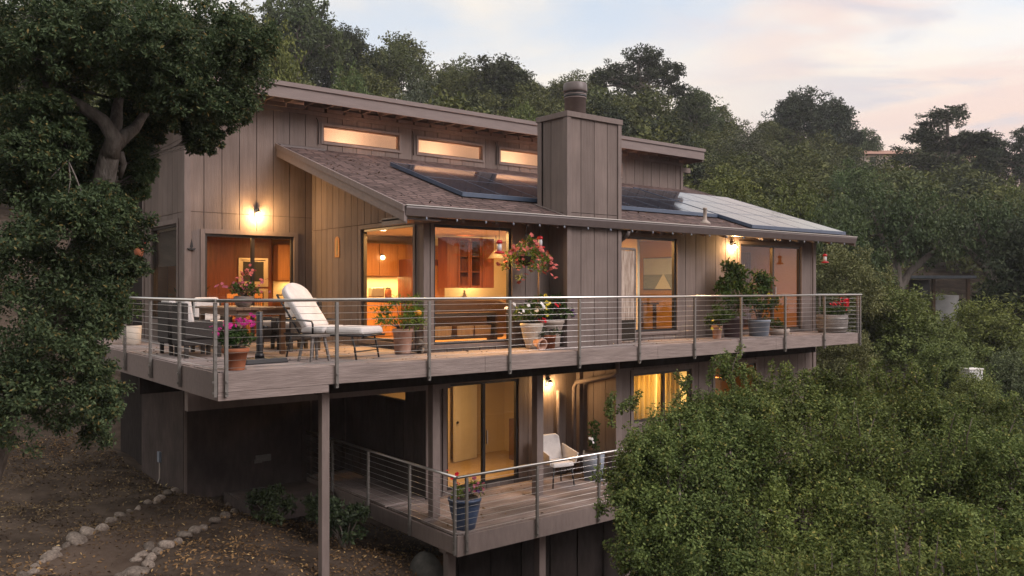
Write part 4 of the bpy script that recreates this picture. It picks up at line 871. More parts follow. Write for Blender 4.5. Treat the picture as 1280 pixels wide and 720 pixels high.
# ================================================================ TERRAIN
RIDGE=np.array([(-900,40,90),(0,70,92),(300,92,100),(420,104,105),(540,138,110),(700,150,112),(860,190,118),(960,212,128),(1080,232,140),(1180,234,150),(1280,240,150),(1700,265,150),(2600,300,150)],float)
def sstep(a,b,x):
    x=np.clip((x-a)/(b-a),0,1); return x*x*(3-2*x)
def ground(X,Y):
    X=np.asarray(X,float); Y=np.asarray(Y,float)
    s=CS+X*CC+Y*SS; t=CT-X*SS+Y*CC
    zn=-3.22-.3*np.clip(s-1.2,0,13)-.1*np.clip(2-t,0,30)*np.clip((s+3)/4,0,1)+.06*np.clip(1.0-s,0,12)
    zn=zn+.05*np.sin(s*1.7+t*.9)+.04*np.sin(t*2.3-s*.6)
    Yp=np.maximum(Y,1.0); u=640+1046.7*X/Yp; u=np.where(Y<1,640+1046.7*X,u)
    vr=np.interp(u,RIDGE[:,0],RIDGE[:,1]); D=np.interp(u,RIDGE[:,0],RIDGE[:,2])
    zr=H+(360-vr)/1046.7*D
    k=np.clip((Y-25)/(D-25),0,1)
    zh=zn*(1-k)+zr*k+np.sin(X*.11)*np.sin(Y*.09)*1.2*k
    zb=np.clip(-Y-12,0,90)*.5
    return np.where(Y>D, zr-(Y-D)*.12, zh)+zb
def ghit(u,v):
    lo=4.0
    for i in range(4000):
        Y=lo+i*.02; p=at(u,v,Y)
        if ground((u-640)/1046.7*Y,Y)>p[2]: return p,Y
    return p,Y
xs=np.concatenate([np.linspace(-260,-30,30),np.linspace(-29,29,117),np.linspace(30,260,30)])
ys=np.concatenate([np.linspace(-100,-2,14),np.linspace(-1,45,93),np.linspace(46,170,70),np.linspace(175,260,9)])
gx,gy=np.meshgrid(xs,ys); gz=ground(gx,gy)
W_=np.stack([CS+gx*CC+gy*SS,CT-gx*SS+gy*CC,gz],-1).reshape(-1,3); nx_=len(xs); ny_=len(ys)
ii=(np.arange(ny_-1)[:,None]*nx_+np.arange(nx_-1)[None,:]).ravel()
M['dirt']=mat('leaf_strewn_dirt',(.045,.033,.025),(.095,.072,.055),1.6,rough=1,spec=.05,bump=.8,bscale=16,blotch=.3)
M['path']=mat('trodden_dirt',(.07,.05,.038),(.105,.078,.06),2.2,rough=1,spec=.05,bump=.5,bscale=20,blotch=.15)
tag(link('ground',fastmesh('ground',W_,np.stack([ii,ii+1,ii+nx_+1,ii+nx_],1),M['dirt'],True)),kind='structure')
# stones either side of the path
A=[(29,717,9),(41,713,8),(44,706,8),(52,701,7),(63,692,13),(71,685,7),(82,681,8),(96,671,15),(110,662,14),(128,657,13),(139,648,9),(150,642,8),(162,638,5),(172,635,5),(185,626,7),(196,624,8),(201,620,6),(210,614,8),(220,612,8),(232,611,6),(219,606,6)]
B=[(148,718,7),(156,716,8),(170,711,14),(185,703,10),(188,695,11),(176,691,9),(170,698,9),(186,681,11),(197,687,8),(208,678,12),(223,674,9),(230,666,11),(243,660,11),(254,658,9),(268,648,9),(281,642,9),(294,637,8),(287,630,7),(306,632,6)]
rg=np.random.default_rng(5)
SM=[]
for k in range(6):
    m=MB(); m.ball((0,0,0),(1,.72+.1*(k%3),.62),14,9)
    s0=rg.random(3)*9
    m.v=[tuple(Vector(p)*(1+.16*math.sin(3*p[0]+s0[0])*math.cos(2.4*p[1]+s0[1])+.1*math.sin(5*p[2]+4*p[0]+s0[2]))) for p in m.v]; SM.append(m.mesh('stone',M['rock']))
pa=[];pb=[]
for rowi,(row,lab) in enumerate(((A,'rounded grey brown stone in the far row edging the dirt path'),(B,'rounded pale stone in the near row edging the dirt path'))):
    for k,(u,v,rp) in enumerate(row):
        p,Y=ghit(u,v+rp*.5); r=rp*Y/1046.7*.86
        o=link('stone',SM[(k*5+rowi)%6],None,loc=(p[0],p[1],p[2]+r*.22),rot=(rg.normal()*.25,rg.normal()*.25,rg.random()*6))
        o.scale=(r*1.12,r,r); tag(o,lab,'stone','stones edging the path'); (pa if rowi==0 else pb).append(p)
pv=[];pf_=[]; n_,w_=60,14
pb2=[pb[k] for k in (0,1,2,3,7,8,9,10,11,12,13,14)]; pa2=[pa[k] for k in (0,2,3,4,6,7,8,9,10,11,12,13)]
def pick(L,f):
    q=f*(len(L)-1); a=int(min(q,len(L)-2)); w=q-a; return np.array(L[a])*(1-w)+np.array(L[a+1])*w
for i in range(n_+1):
    a=sum(pick(pa2,min(max(i/n_+e,0),1)) for e in (-.06,0,.06))/3; b=sum(pick(pb2,min(max(i/n_+e,0),1)) for e in (-.06,0,.06))/3
    for j in range(w_+1):
        p=a*(1-j/w_)+b*(j/w_); dx,dy=p[0]-CS,p[1]-CT
        pv.append((p[0],p[1],float(ground(dx*CC-dy*SS,dx*SS+dy*CC))+.022))
for i in range(n_):
    for j in range(w_): k=i*(w_+1)+j; pf_.append((k,k+1,k+w_+2,k+w_+1))
tag(link('dirt_path',fastmesh('dirt_path',np.array(pv),np.array(pf_),M['path'],True)),kind='structure')
# fallen leaves
n=52000; X=rg.uniform(-14,2.5,n); Y=rg.uniform(10.5,25,n)
dens=np.sin(X*1.9+Y)*np.sin(Y*1.3-X)+rg.normal(size=n)*.7
keep=dens>-.25; X=X[keep];Y=Y[keep]
s=CS+X*CC+Y*SS; t=CT-X*SS+Y*CC; k=(t<6.3)|(s<1.4); k&=~((s>4.2)&(t>0)&(ground(X,Y)>-3.2)); X=X[k];Y=Y[k]; s=s[k];t=t[k]
P=np.stack([s,t,ground(X,Y)+.03],1); Nn=unit(rg.normal(size=P.shape)*.45+np.array([0,0,1])); D=unit(np.cross(Nn,rg.normal(size=P.shape)))
M['litter']=leafmat('dry_leaf',(.045,.028,.016),(.2,.13,.07),(.42,.31,.17),rough=.8,trans=0)
def drift(n,f,lo,hi):
    x=rg.uniform(lo[0],hi[0],n); y=rg.uniform(lo[1],hi[1],n); k=np.sin(x*2.1+y*3)+np.sin(y*1.7-x*1.3)+rg.normal(size=n)*.6>.5; x=x[k];y=y[k]
    q=np.stack([x,y,f(x,y)+.012],1); m=unit(rg.normal(size=q.shape)*.3+np.array([0,0,1])); e=unit(np.cross(m,rg.normal(size=q.shape))); return leafquads(q,e,m,rg.uniform(.04,.09,len(q)),rg.uniform(.02,.045,len(q)))
DR=[drift(420,lambda x,y: roofz(y)+.0*x,(3.7,.8),(7.6,6.3)),drift(260,lambda x,y: roofz(y)+.0*x,(9.3,.8),(18.8,1.8)),drift(420,lambda x,y: 0*x,(.1,.1),(4.3,6)),drift(260,lambda x,y: 0*x,(4.5,.1),(17,1.2)),drift(300,lambda x,y: 0*x-3.2,(4.4,.1),(10,2.6))]
leafobj('fallen_leaves',DR+[leafquads(P,D,Nn,rg.uniform(.035,.1,len(P)),rg.uniform(.02,.05,len(P)))],M['litter']); tag(bpy.data.objects['fallen_leaves'],kind='stuff')
# ================================================================ TREES
def lobes_clusters(rg, lobes, per, cr):
    out=[];rad=[]
    for (x,y,z,rx,ry,rz) in lobes:
        d=unit(rg.normal(size=(per,3))); q=rg.uniform(.3,1.18,(per,1))**.6
        j=1+.2*np.sin(d[:,:1]*5+x)+.14*np.sin(d[:,1:2]*7+z*3)
        out.append(np.array([x,y,z])+d*q*j*np.array([rx,ry,rz])); rad.append(np.full(per,cr*(rx+rz)/2)*rg.uniform(.7,1.25,per))
    return np.concatenate(out),np.concatenate(rad)
def grow(seed, trunk, trad, lobes, per, nl, L, W, leaf, bark, cr=.33, twigs=5, up=.7, limbr=.35, starts=None):
    """trunk polyline, limbs to every lobe, twigs to some clusters, leaves round every cluster"""
    rg=np.random.default_rng(seed); q=MB(); q.tube(trunk,trad,10,cap=False); fl_=1.35 if leaf is M['lf_shrub'] else .75
    top=Vector(trunk[-1]); tr=[Vector(p) for p in trunk]
    Cn,Rc=lobes_clusters(rg,lobes,per,cr)
    for i,(x,y,z,rx,ry,rz) in enumerate(lobes):
        c=Vector((x,y,z)); st=min(starts or tr[len(tr)//2:],key=lambda p:(p-c).length+(max(0,p.z-c.z+.2*rz)*2)); r0=trad[-1]*.9*limbr/.35
        mid=st.lerp(c,.5)+Vector((rg.normal()*.1,rg.normal()*.1,.12))*(c-st).length
        q.tube([st,st.lerp(mid,.55)+Vector((rg.normal(),rg.normal(),0))*.04*(c-st).length,mid,c],[r0,r0*.72,r0*.5,r0*.22],7,cap=False)
        for k in range(twigs):
            e=Vector(Cn[i*per+int(rg.integers(per))]); m2=mid.lerp(c,rg.uniform(.1,1)); w=m2.lerp(e,.5)+Vector((rg.normal(),rg.normal(),rg.normal()))*.08*(e-m2).length
            q.tube([m2,w,e],[r0*.22,r0*.14,r0*.05],5,cap=False)
    VF=[leafcloud(rg,Cn,Rc,nl,L,W,up=up,flat=fl_)]
    return q.mesh('trunk',bark), (lambda: (np.concatenate([v for v,f in VF]),VF[0][1]))(), leaf
def plant_tree(name,label,cat,loc,tm,crown,rz=0,sc_=(1,1,1),group=None):
    r=thing(name,label,cat,loc,rz,group); r.scale=sc_
    link('trunk',tm,r); link('crown',crown,r); return r
# --- the big live oak in front of the house's left end
def L_(u,v,Y,ru,rv,dep=None):
    p=at(u,v,Y); k=Y/1046.7; return (p[0],p[1],p[2],ru*k,(dep or (ru+rv)/2*k),rv*k)
def local(lobes,b): return [(x-b[0],y-b[1],z-b[2],a,c,d) for x,y,z,a,c,d in lobes]
base=Vector(cw(-7.6,11.0,float(ground(-7.6,11.0))-.1))
oakL=[L_(40,20,10.6,105,62),(L_(150,25,11.2,100,62)),L_(245,40,12,82,55),L_(300,75,12.3,38,45),L_(290,130,12.3,30,30),L_(222,135,11.9,40,24),L_(250,172,12.1,22,22),L_(195,95,12,60,40),L_(30,105,10.8,60,50),L_(100,75,12,55,40),L_(30,200,10.6,62,55),L_(80,290,10.4,80,62),L_(140,285,11,42,42),L_(35,330,10.2,75,62),L_(55,410,10.2,90,65),L_(120,385,10.7,38,50),L_(80,480,10.4,62,55),L_(122,500,10.8,30,48),L_(15,490,10,55,65),L_(60,235,11,50,40),L_(165,235,11.4,16,18),L_(95,40,10.5,70,50),L_(40,150,11.2,40,28),L_(170,60,10.9,60,45),L_(105,170,11.3,40,40),L_(222,108,10.4,42,36),L_(205,62,10.3,60,40),L_(120,48,10.2,65,38),L_(45,70,10.1,60,36),L_(262,128,10.6,30,22),L_(210,128,10.6,24,18),L_(118,268,10.1,52,28),L_(45,190,10.1,34,30),L_(158,98,10.3,34,17),L_(82,178,10.3,26,26),L_(178,212,11.3,14,16),L_(168,196,11.7,22,26),L_(150,150,11.8,34,26),L_(100,205,11.4,30,26),L_(60,130,10.2,30,14),L_(185,122,10.5,18,12),L_(300,60,11,40,40),L_(215,60,11.3,60,50),L_(150,335,11.2,26,30),L_(180,165,12.2,24,14)]
def pt(u,v,Y): return Vector(at(u,v,Y))-base
trunk=[Vector((0,0,0)),pt(0,520,11.1),pt(66,400,11.2),pt(112,290,11.1),pt(130,225,10.9),pt(138,190,10.8)]
tm,(V,F),_=grow(41,trunk,[.3,.24,.2,.17,.135,.12],local(oakL,base),96,78,.06,.03,M['lf_oak'],M['bark'],cr=.24,twigs=7,limbr=.1,starts=[pt(74,105,11),pt(30,95,10.9),pt(147,95,11.4),pt(190,105,11.6),pt(235,100,11.9),pt(275,95,12.2),pt(40,260,11),pt(100,320,11.2),pt(50,400,10.9),pt(30,470,10.9)])
lm=MB()
lm.tube([pt(137,195,10.8),pt(143,172,10.75),pt(128,150,10.65),pt(100,132,10.5),pt(74,115,10.5),pt(50,102,10.8),pt(20,92,11)],[.12,.105,.085,.07,.055,.04,.02],10)
lm.tube([pt(140,182,10.8),pt(145,155,10.9),pt(147,132,11.1),pt(152,112,11.3),pt(158,88,11.5)],[.1,.085,.065,.045,.02],9); lm.tube([pt(140,185,10.8),pt(158,168,10.9),pt(168,161,11.1),pt(178,146,11.3),pt(196,126,11.5),pt(206,100,11.7)],[.1,.085,.07,.055,.04,.02],9)
lm.tube([pt(150,190,10.9),pt(155,205,10.95),pt(150,222,11)],[.05,.04,.03],7)
lm.tube([pt(85,200,10.2),pt(95,222,10.1),pt(102,240,10.0),pt(100,258,10)],[.009,.009,.007,.005],6); lm.tube([pt(85,200,10.2),pt(70,215,10.1),pt(60,225,10.05)],[.009,.007,.004],6); lm.tube([pt(86,202,10.2),pt(88,225,10.1),pt(85,245,10.0)],[.009,.007,.004],6)
oak=thing('oak_tree','massive dark live oak leaning over the left end of the house, forked grey trunk showing','tree',tuple(base))
link('trunk',tm,oak); lm.build('fork_limbs',M['bark'],oak); link('crown',fastmesh('crown',V,F,M['lf_oak']),oak)
# --- leafy crowns below the deck at the right
def shrubtree(seed,label,lobes,per,nl,L,W,leaf,basept,shoots=()):
    b=Vector(basept); rg=np.random.default_rng(seed); lobes=[(x,y,z,rx*.9,ry*.88,rz*.88) for x,y,z,rx,ry,rz in lobes]
    c=np.mean([l[:3] for l in lobes],0); 
    tr=[Vector((0,0,0)),(Vector(c)-b)*.3+Vector((.2,.1,0)),(Vector(c)-b)*.6]
    tm,(V,F),_=grow(seed,tr,[.16,.12,.08],local(lobes,b),per,nl,L,W,leaf,M['twig'],cr=.24,twigs=12,up=.8,limbr=.6)
    r=thing('oak_shrub',label,'shrub',tuple(b)); link('trunk',tm,r)
    VF=[(V,F)]
    for (u,v0,v1,Y) in shoots:         # upright young shoots with leaves up the stem
        a=Vector(at(u,v0,Y))-b; e=Vector(at(u+rg.normal()*7,v1,Y+rg.normal()*.1))-b; q=MB(); q.tube([a,a.lerp(e,.5)+Vector((rg.normal()*.03,0,0)),e],[.012,.009,.004],5); q.build('shoot',M['twig'],r)
        cs=np.array([tuple(a.lerp(e,f)) for f in np.linspace(.1,1,10)]); VF.append(leafcloud(rg,cs,.065,18,L*.95,W*.95,up=.5))
    leafobj('crown',VF,leaf,r); return r
def gb(u,Y): X=(u-640)/1046.7*Y; return cw(X,Y,float(ground(X,Y))-.1)
sh=[(u,v+14,v-int(6+rnd.random()*20),Y) for u,v,Y in [(765,520,12),(790,500,12.2),(862,478,12.6),(885,468,12.7),(905,462,12.9),(915,466,12.8),(930,466,12.9)]]
sh+=[(913,480,432,12.9),(905,470,440,12.9),(922,470,446,12.9),(760,520,492,11.9),(775,515,500,12),(846,500,472,12.3)]
shrubtree(51,'dense leafy oak shrub crowding the lower deck rail and the yellow window',[L_(835,556,12.3,60,44),L_(795,596,11.9,40,48),L_(880,527,12.7,52,38),L_(850,600,11.6,72,60),L_(805,650,11.4,48,42),L_(925,522,12.9,50,36),L_(925,580,12,62,58),L_(880,655,11.2,75,60),L_(830,695,11,55,45),L_(905,712,10.8,70,50)],104,104,.054,.03,M['lf_shrub'],gb(850,12),sh)
sh=[(940+i*15,484+rnd.uniform(-5,8),455+rnd.uniform(-6,14),13.2+rnd.uniform(-.3,.3)) for i in range(26)]
sh=[(935+(u-940)*.62,a,b,Y) for u,a,b,Y in sh]+[(rnd.uniform(950,1130),v,v-rnd.uniform(28,48),12.1+(620-v)*-.006) for v in [rnd.uniform(540,660) for _ in range(22)]]
shrubtree(52,'broad bright leafy shrub below the far half of the deck, shoots rising along its top',[L_(985,512,13,65,40),L_(1050,511,13.4,65,36),L_(1120,516,13.6,62,38),L_(990,575,12.2,75,58),L_(1075,570,12.4,80,55),L_(1000,650,11.4,80,58),L_(1090,650,11.4,85,55),L_(985,715,10.9,75,45),L_(1080,715,10.8,80,48)],104,104,.054,.03,M['lf_shrub'],gb(1030,12.5),sh)
sh=[(1165+i*13,518+rnd.uniform(-6,8),492+rnd.uniform(-6,14),13.3+rnd.uniform(-.3,.3)) for i in range(10)]+[(rnd.uniform(1170,1275),v,v-rnd.uniform(28,48),12.0+(620-v)*-.006) for v in [rnd.uniform(540,650) for _ in range(14)]]
shrubtree(53,'leafy oak shrub filling the right edge with bare grey twigs showing',[L_(1180,534,13.4,55,38),L_(1245,552,13.6,55,42),L_(1185,595,12.2,60,55),L_(1262,600,12,52,60),L_(1200,675,11.2,62,50),L_(1275,690,11,50,60)],104,104,.054,.03,M['lf_shrub'],gb(1220,12.5),sh)
sh=[(965+i*26+rnd.uniform(-8,8),735,668+rnd.uniform(-10,26),9.3+rnd.uniform(-.3,.3)) for i in range(13)]
shrubtree(54,'foremost shrub at the bottom edge sending up pale green sprays',[L_(985,735,9.6,60,30),L_(1080,738,9.5,65,32),L_(1170,730,9.5,65,40),L_(1255,725,9.4,60,48)],60,90,.054,.028,M['lf_shrub'],gb(1110,9.5),sh)
def bush(label,u,v,Y,rp,seed,n=9):
    p=Vector(at(u,v,Y)); X=(u-640)/1046.7*Y; b=Vector((p.x,p.y,float(ground(X,Y)))); k=Y/1046.7; rg=np.random.default_rng(seed); r=rp*k
    cl=[]
    for i in range(26):
        a=rg.random()*6.28; q=r*math.sqrt(rg.random()); cl.append((q*math.cos(a),q*math.sin(a),p.z-b.z+rg.uniform(-.8,.9)*r*(1-.5*(q/r)**2)))
    cl=np.array(cl); t=thing('camellia_bush',label,'bush',tuple(b)); q=MB()
    for c in cl[:n]: q.tube([(rg.normal()*.05,rg.normal()*.05,-.1),(c[0]*.4,c[1]*.4,c[2]*.5),tuple(c)],[.02,.015,.006],6)
    q.build('stems',M['twig'],t); leafobj('foliage',[leafcloud(rg,cl,r*.34,60,.1,.055,up=.6)],M['lf_bush'],t)
bush('dark glossy bush beside the entry platform',338,632,17,25,61); bush('dark glossy bush with bare pale stems under the lower deck rail',432,650,16.2,30,62); bush('dark glossy bush between the tall post and the platform',404,634,16.9,20,63)
bd=thing('boulder','lichen grey boulder under the corner of the lower deck','boulder',(4.35,1.2,-4.45)); q=MB(); q.ball((0,0,.1),(.36,.32,.5),16,11); q.v=[tuple(Vector(p)*(1+.12*math.sin(4*p[0]+3*p[2])*math.cos(5*p[1]))) for p in q.v]; q.build('boulder_rock',M['concrete'],bd)
# --- hillside tree kinds (shared meshes)
KIND={}
def kind(k,seed,h,rw,lobes,per,nl,L,W,leaf,trunk=None,trad=None,**kw):
    tm,(V,F),_=grow(seed,trunk or [(0,0,-1.5),(.1,0,h*.2),(0,.1,h*.42)],trad or [h*.04,h*.03,h*.024],lobes,per,nl,L,W,leaf,M['farbark'],**kw)
    zt=V[:,2].max(); KIND[k]=(tm,fastmesh('crown',V,F,leaf),float(np.quantile(V[:,2],.997)),float(np.quantile(np.abs(V[:,:2]),.99)),(V,F))
def dome_lobes(seed,n,h,rw,zlo=.45,fl=.8):
    g=np.random.default_rng(seed); o=[]
    for i in range(n):
        a=2.4*i+g.random(); q=rw*.68*math.sqrt((i+.4)/n); z=h*(.83-(.83-zlo)*(q/(rw*.68))**2)+g.normal()*h*.04; r=rw*g.uniform(.3,.46); o.append((q*math.cos(a),q*math.sin(a),z,r,r,r*fl))
    return o
kind('o',71,8,3.8,dome_lobes(1,11,8,3.8),40,30,.26,.15,M['lf_far']); kind('o2',72,8,4.2,dome_lobes(2,13,8,4.2,.4),36,30,.26,.15,M['lf_far']); kind('b',73,7,3.6,dome_lobes(3,12,7,3.6,.35,.95),42,32,.22,.12,M['lf_far2']); kind('b2',74,7,3.3,dome_lobes(4,10,7,3.3,.35,.9),46,32,.22,.12,M['lf_far2'])
kind('d',75,9,3.6,dome_lobes(5,14,9,3.6,.38,1.0),40,34,.26,.15,M['lf_dark']); kind('g',76,6.5,3.2,dome_lobes(6,11,6.5,3.2,.3,1.0),40,28,.2,.09,M['lf_grey'],up=.3)
kind('u',77,9.5,4.2,[(-2.6,0,6.6,1.1,1.1,.5),(-1.3,.5,7.6,1.2,1.2,.7),(.2,-.3,8.7,1.3,1.2,.8),(1.7,.3,8.2,1.3,1.2,.7),(2.9,0,7.3,1.1,1.0,.7),(.9,.2,7.0,1.0,1,.5),(3.4,.3,5.7,.8,.8,.45),(-.6,.2,6.3,1.1,1,.5),(-3.2,0,5.8,.8,.8,.4),(-2,.3,7.0,1.2,1.1,.6),(0.6,.1,7.9,1.4,1.2,.7),(2.3,.2,6.6,1.1,1,.5),(-.5,0,5.2,1.6,1.4,.7),(1.6,0,5.0,1.5,1.3,.7)],44,30,.22,.12,M['lf_dark'],cr=.4,trunk=[(0,0,-2),(.2,0,2.5),(.1,.1,4.6),(.3,0,5.6)],trad=[.34,.28,.22,.16],limbr=.5)
kind('p',78,12,3.2,[(0,0,11.2,1.1,1.1,.7),(-.9,.2,10.0,.9,.9,.5),(1.3,-.2,9.8,1.0,.9,.45),(1.9,0,9.5,.7,.7,.3),(.9,.2,8.9,.9,.9,.4),(-1.6,0,8.3,1.2,1.1,.7),(.6,.1,7.9,1.5,1.4,.8),(2.0,0,7.3,1.1,1.1,.6),(-2.1,.2,6.6,1.2,1.2,.8),(0,0,6.4,1.7,1.7,1),(2.0,.3,5.6,1.4,1.4,.8),(-1.6,.1,4.9,1.6,1.5,1),(1,0,4.4,1.7,1.6,1),(.3,.2,9.3,1.1,1,.6),(-.7,0,7.3,1.4,1.3,.7),(1.3,0,6.4,1.5,1.4,.8),(0,.1,5.4,2.1,1.9,.9),(-2.5,0,5.6,1.2,1.2,.8)],48,36,.24,.1,M['lf_dark'],trunk=[(0,0,-2),(0,0,4),(.05,0,8),(.1,0,11)],trad=[.34,.26,.16,.07],limbr=.8)
kind('t',79,7.5,4.6,[(-2.9,0,5.6,1.7,1.6,1.0),(-.6,.4,6.4,1.8,1.7,1.0),(1.9,-.2,6.2,1.9,1.7,1.0),(3.4,.3,5.2,1.5,1.4,.9),(.6,.2,5.2,1.9,1.6,.8)],70,30,.2,.12,M['lf_far'],trunk=[(0,0,-1.5),(.15,0,1.0),(.5,.1,2.3),(.9,.1,3.2)],trad=[.33,.27,.22,.17],limbr=.6)
kind('s',80,3.6,2.3,dome_lobes(7,12,3.4,2.3,.25,1.0),46,46,.13,.07,M['lf_canyon'],trunk=[(0,0,-1),(0,0,.5),(0,.1,1.2)],trad=[.1,.08,.06]); kind('s2',81,3.6,2.5,dome_lobes(8,12,3.4,2.5,.2,1.0),46,46,.13,.07,M['lf_canyon2'],trunk=[(0,0,-1),(0,0,.5),(0,.1,1.2)],trad=[.1,.08,.06])
def far(k,u,vt,Y,wp,label,name='oak_tree',cat='tree',vb=None):
    tm,cm,h,w,_=KIND[k]; X=(u-640)/1046.7*Y; zt=H-(vt-360)/1046.7*Y; g=float(ground(X,Y)) if vb is None else H-(vb-360)/1046.7*Y
    sx=wp/2*Y/1046.7/w; sz=(zt-g)/h; sz=min(max(sz,.7*sx),1.7*sx); 
    plant_tree(name,label,cat,cw(X,Y,zt-sz*h),tm,cm,rnd.random()*6.28 if k not in 'upt' else R(-38),(sx,sx,sz),'trees on the hillside' if name!='scrub_bush' else 'bushes in the canyon')
FAR=[
('o',372,-8,84,120,'dark oak on the skyline directly above the left end of the high roof'),
('b',330,30,46,110,'tree between the big near oak and the left end of the high roof'),
('d',432,34,92,72,'oak on the skyline, the first step down from the high left ridge'),
('o2',490,52,94,92,'rounded skyline oak above the first clerestory window'),
('g',520,98,62,95,'grey green mossy tree just above the high roof over the second clerestory window'),
('b2',438,86,58,80,'olive green tree rising just behind the high roof left of the mossy grey one'),
('o',565,88,98,70,'small skyline oak in the dip left of the broad dark dome'),
('d',628,74,100,112,'broad dark dome shaped oak on the skyline left of the chimney'),
('d',588,118,70,85,'blue green oak below the dip in the skyline, its foot behind the high roof'),
('b2',660,128,55,62,'small yellow green tree peeping over the high roof just left of the chimney'),
('o2',712,92,104,88,'oak on the skyline directly behind the chimney flue'),
('u',795,62,104,118,'open umbrella shaped tree with sky showing through, right of the chimney'),
('d',752,130,80,95,'dark oak immediately right of the chimney top'),
('o',868,112,108,78,'rounded oak at the shoulder of the ridge right of the umbrella shaped tree'),
('d',822,150,74,105,'dark oak above the right end of the high roof'),
('g',925,160,92,105,'grey brown mossy tree right of the end of the high roof'),
('o',962,152,118,70,'low skyline oak left of the big twin crowned tree'),
('d',1000,114,120,84,'left crown of the tall dark twin crowned tree on the right skyline'),
('d',1040,122,121,66,'right crown of the tall dark twin crowned tree on the right skyline'),
('o',1078,162,128,56,'skyline oak stepping down to the right of the twin crowned tree'),
('o2',1118,186,150,70,'low skyline oak behind the tiled roof house'),
('o',1150,188,152,56,'low skyline oak between the tiled roof and the tall pine'),
('p',1182,136,100,150,'tall dark pine with a tiered open top standing above the right ridge','pine_tree'),
('b2',1228,194,132,36,'small dark tree between the pine and the pale house'),
('u',1278,160,98,110,'flat topped tree cut by the right edge in front of the pale house'),
('b',905,215,58,120,'yellow green crown behind the right end of the low roof'),
('o2',985,205,66,120,'rounded olive crown in the middle of the right hillside'),
('b',1065,205,72,100,'mid green crown below the tiled roof house'),
('b2',1000,232,48,115,'bright olive crown just beyond the solar panels'),
('o2',1090,199,104,70,'dark crown just in front of the tiled roof house'),
('o',1130,215,76,105,'dark green crown under the tall pine, its left side'),
('d',1205,225,74,110,'very dark crown under the tall pine, its right side'),
('b',1262,225,70,90,'dark crown below the pale house at the right edge'),
('t',1105,232,44,190,'spreading oak with pale leaning trunks over the open carport'),
('o2',1055,252,38,125,'rounded olive crown hanging over the far end of the low roof'),
('t',1232,245,46,170,'spreading oak with a pale trunk right of the carport'),
('d',1290,270,40,120,'very dark tree on the right edge beside the carport'),
]
for f in FAR: far(*f)
for f in [('s2',1050,308,31,120,'tall grey green scrub bush behind the far corner of the deck'),('s',1128,362,31,125,'rounded yellow green bush standing clear below the carport'),('s2',1095,335,36,80,'grey green bush between the deck corner and the pale tree trunks'),('s',1232,376,36,112,'dark rounded bush below the white wall of the carport'),('s2',1060,415,27,95,'low bush under the far corner of the deck'),('s',1185,430,26,110,'low bright bush left of the white box on the slope'),('s2',1262,440,30,80,'low dull bush at the right edge above the white box')]:
    far(*f,name='scrub_bush',cat='bush',vb=f[2]+110)
# --- the rest of the wooded hill: one mass
def mass():
    g=np.random.default_rng(99); Vs=[];Fs=[];o=0; pts=[]
    ks=['o','o2','b','d','g','d']
    tries=0
    while len(pts)<330 and tries<12000:
        tries+=1; Y=g.uniform(40**2,158**2)**.5; u=g.uniform(-700,1500); X=(u-640)/1046.7*Y
        D=np.interp(u,RIDGE[:,0],RIDGE[:,2])
        if Y>D+4 or (0<u<760 and Y<50) or (u<=0 and Y<34): continue
        if 1060<u<1300 and Y<56: continue
        if 88<Y<140 and (1068<u<1150 or 1236<u<1310 or 1186<u<1212): continue
        if any((X-a)**2+(Y-b)**2<(4.6+.014*Y)**2 for a,b in pts): continue
        pts.append((X,Y)); k=ks[int(g.integers(6))]; V,F=KIND[k][4]
        nf=len(F); sel=g.permutation(nf)[:4600]; Vv=V.reshape(-1,4,3)[sel]
        c=Vv.mean(1,keepdims=True); Vv=c+(Vv-c)*(1.35)
        a=g.random()*6.28; s_=g.uniform(.8,1.3); z=float(ground(X,Y)); ca,sa=math.cos(a),math.sin(a)
        Wd=cw(X,Y,z); Vx=Vv.reshape(-1,3)*s_
        Vs.append(np.stack([Vx[:,0]*ca-Vx[:,1]*sa+Wd[0],Vx[:,0]*sa+Vx[:,1]*ca+Wd[1],Vx[:,2]*.92+Wd[2]-.8],1)); Fs.append(np.arange(len(Vx)).reshape(-1,4)+o); o+=len(Vx)
    tag(link('hillside_woods',fastmesh('hillside_woods',np.concatenate(Vs),np.concatenate(Fs),M['lf_far'])),'dense dark oak woods covering the hillside behind the house','woods',kind='stuff')
mass()
# low scrub covering the slopes near and far: one mass
def scrub():
    g=np.random.default_rng(7); n=2600; Y=g.uniform(22**2,60**2,n)**.5; u=g.uniform(700,1420,n); X=(u-640)/1046.7*Y
    s=CS+X*CC+Y*SS; t=CT-X*SS+Y*CC; k=~((s>-1)&(s<19.5)&(t>-1.2)&(t<13)); X=X[k];Y=Y[k];s=s[k];t=t[k]
    Cn=np.stack([s,t,ground(X,Y)+.35],1)
    leafobj('undergrowth',[leafcloud(g,Cn,.75,60,.13,.07,up=.8)],M['lf_far2']); tag(bpy.data.objects['undergrowth'],'low green scrub covering the canyon slope','undergrowth',kind='stuff')
scrub()
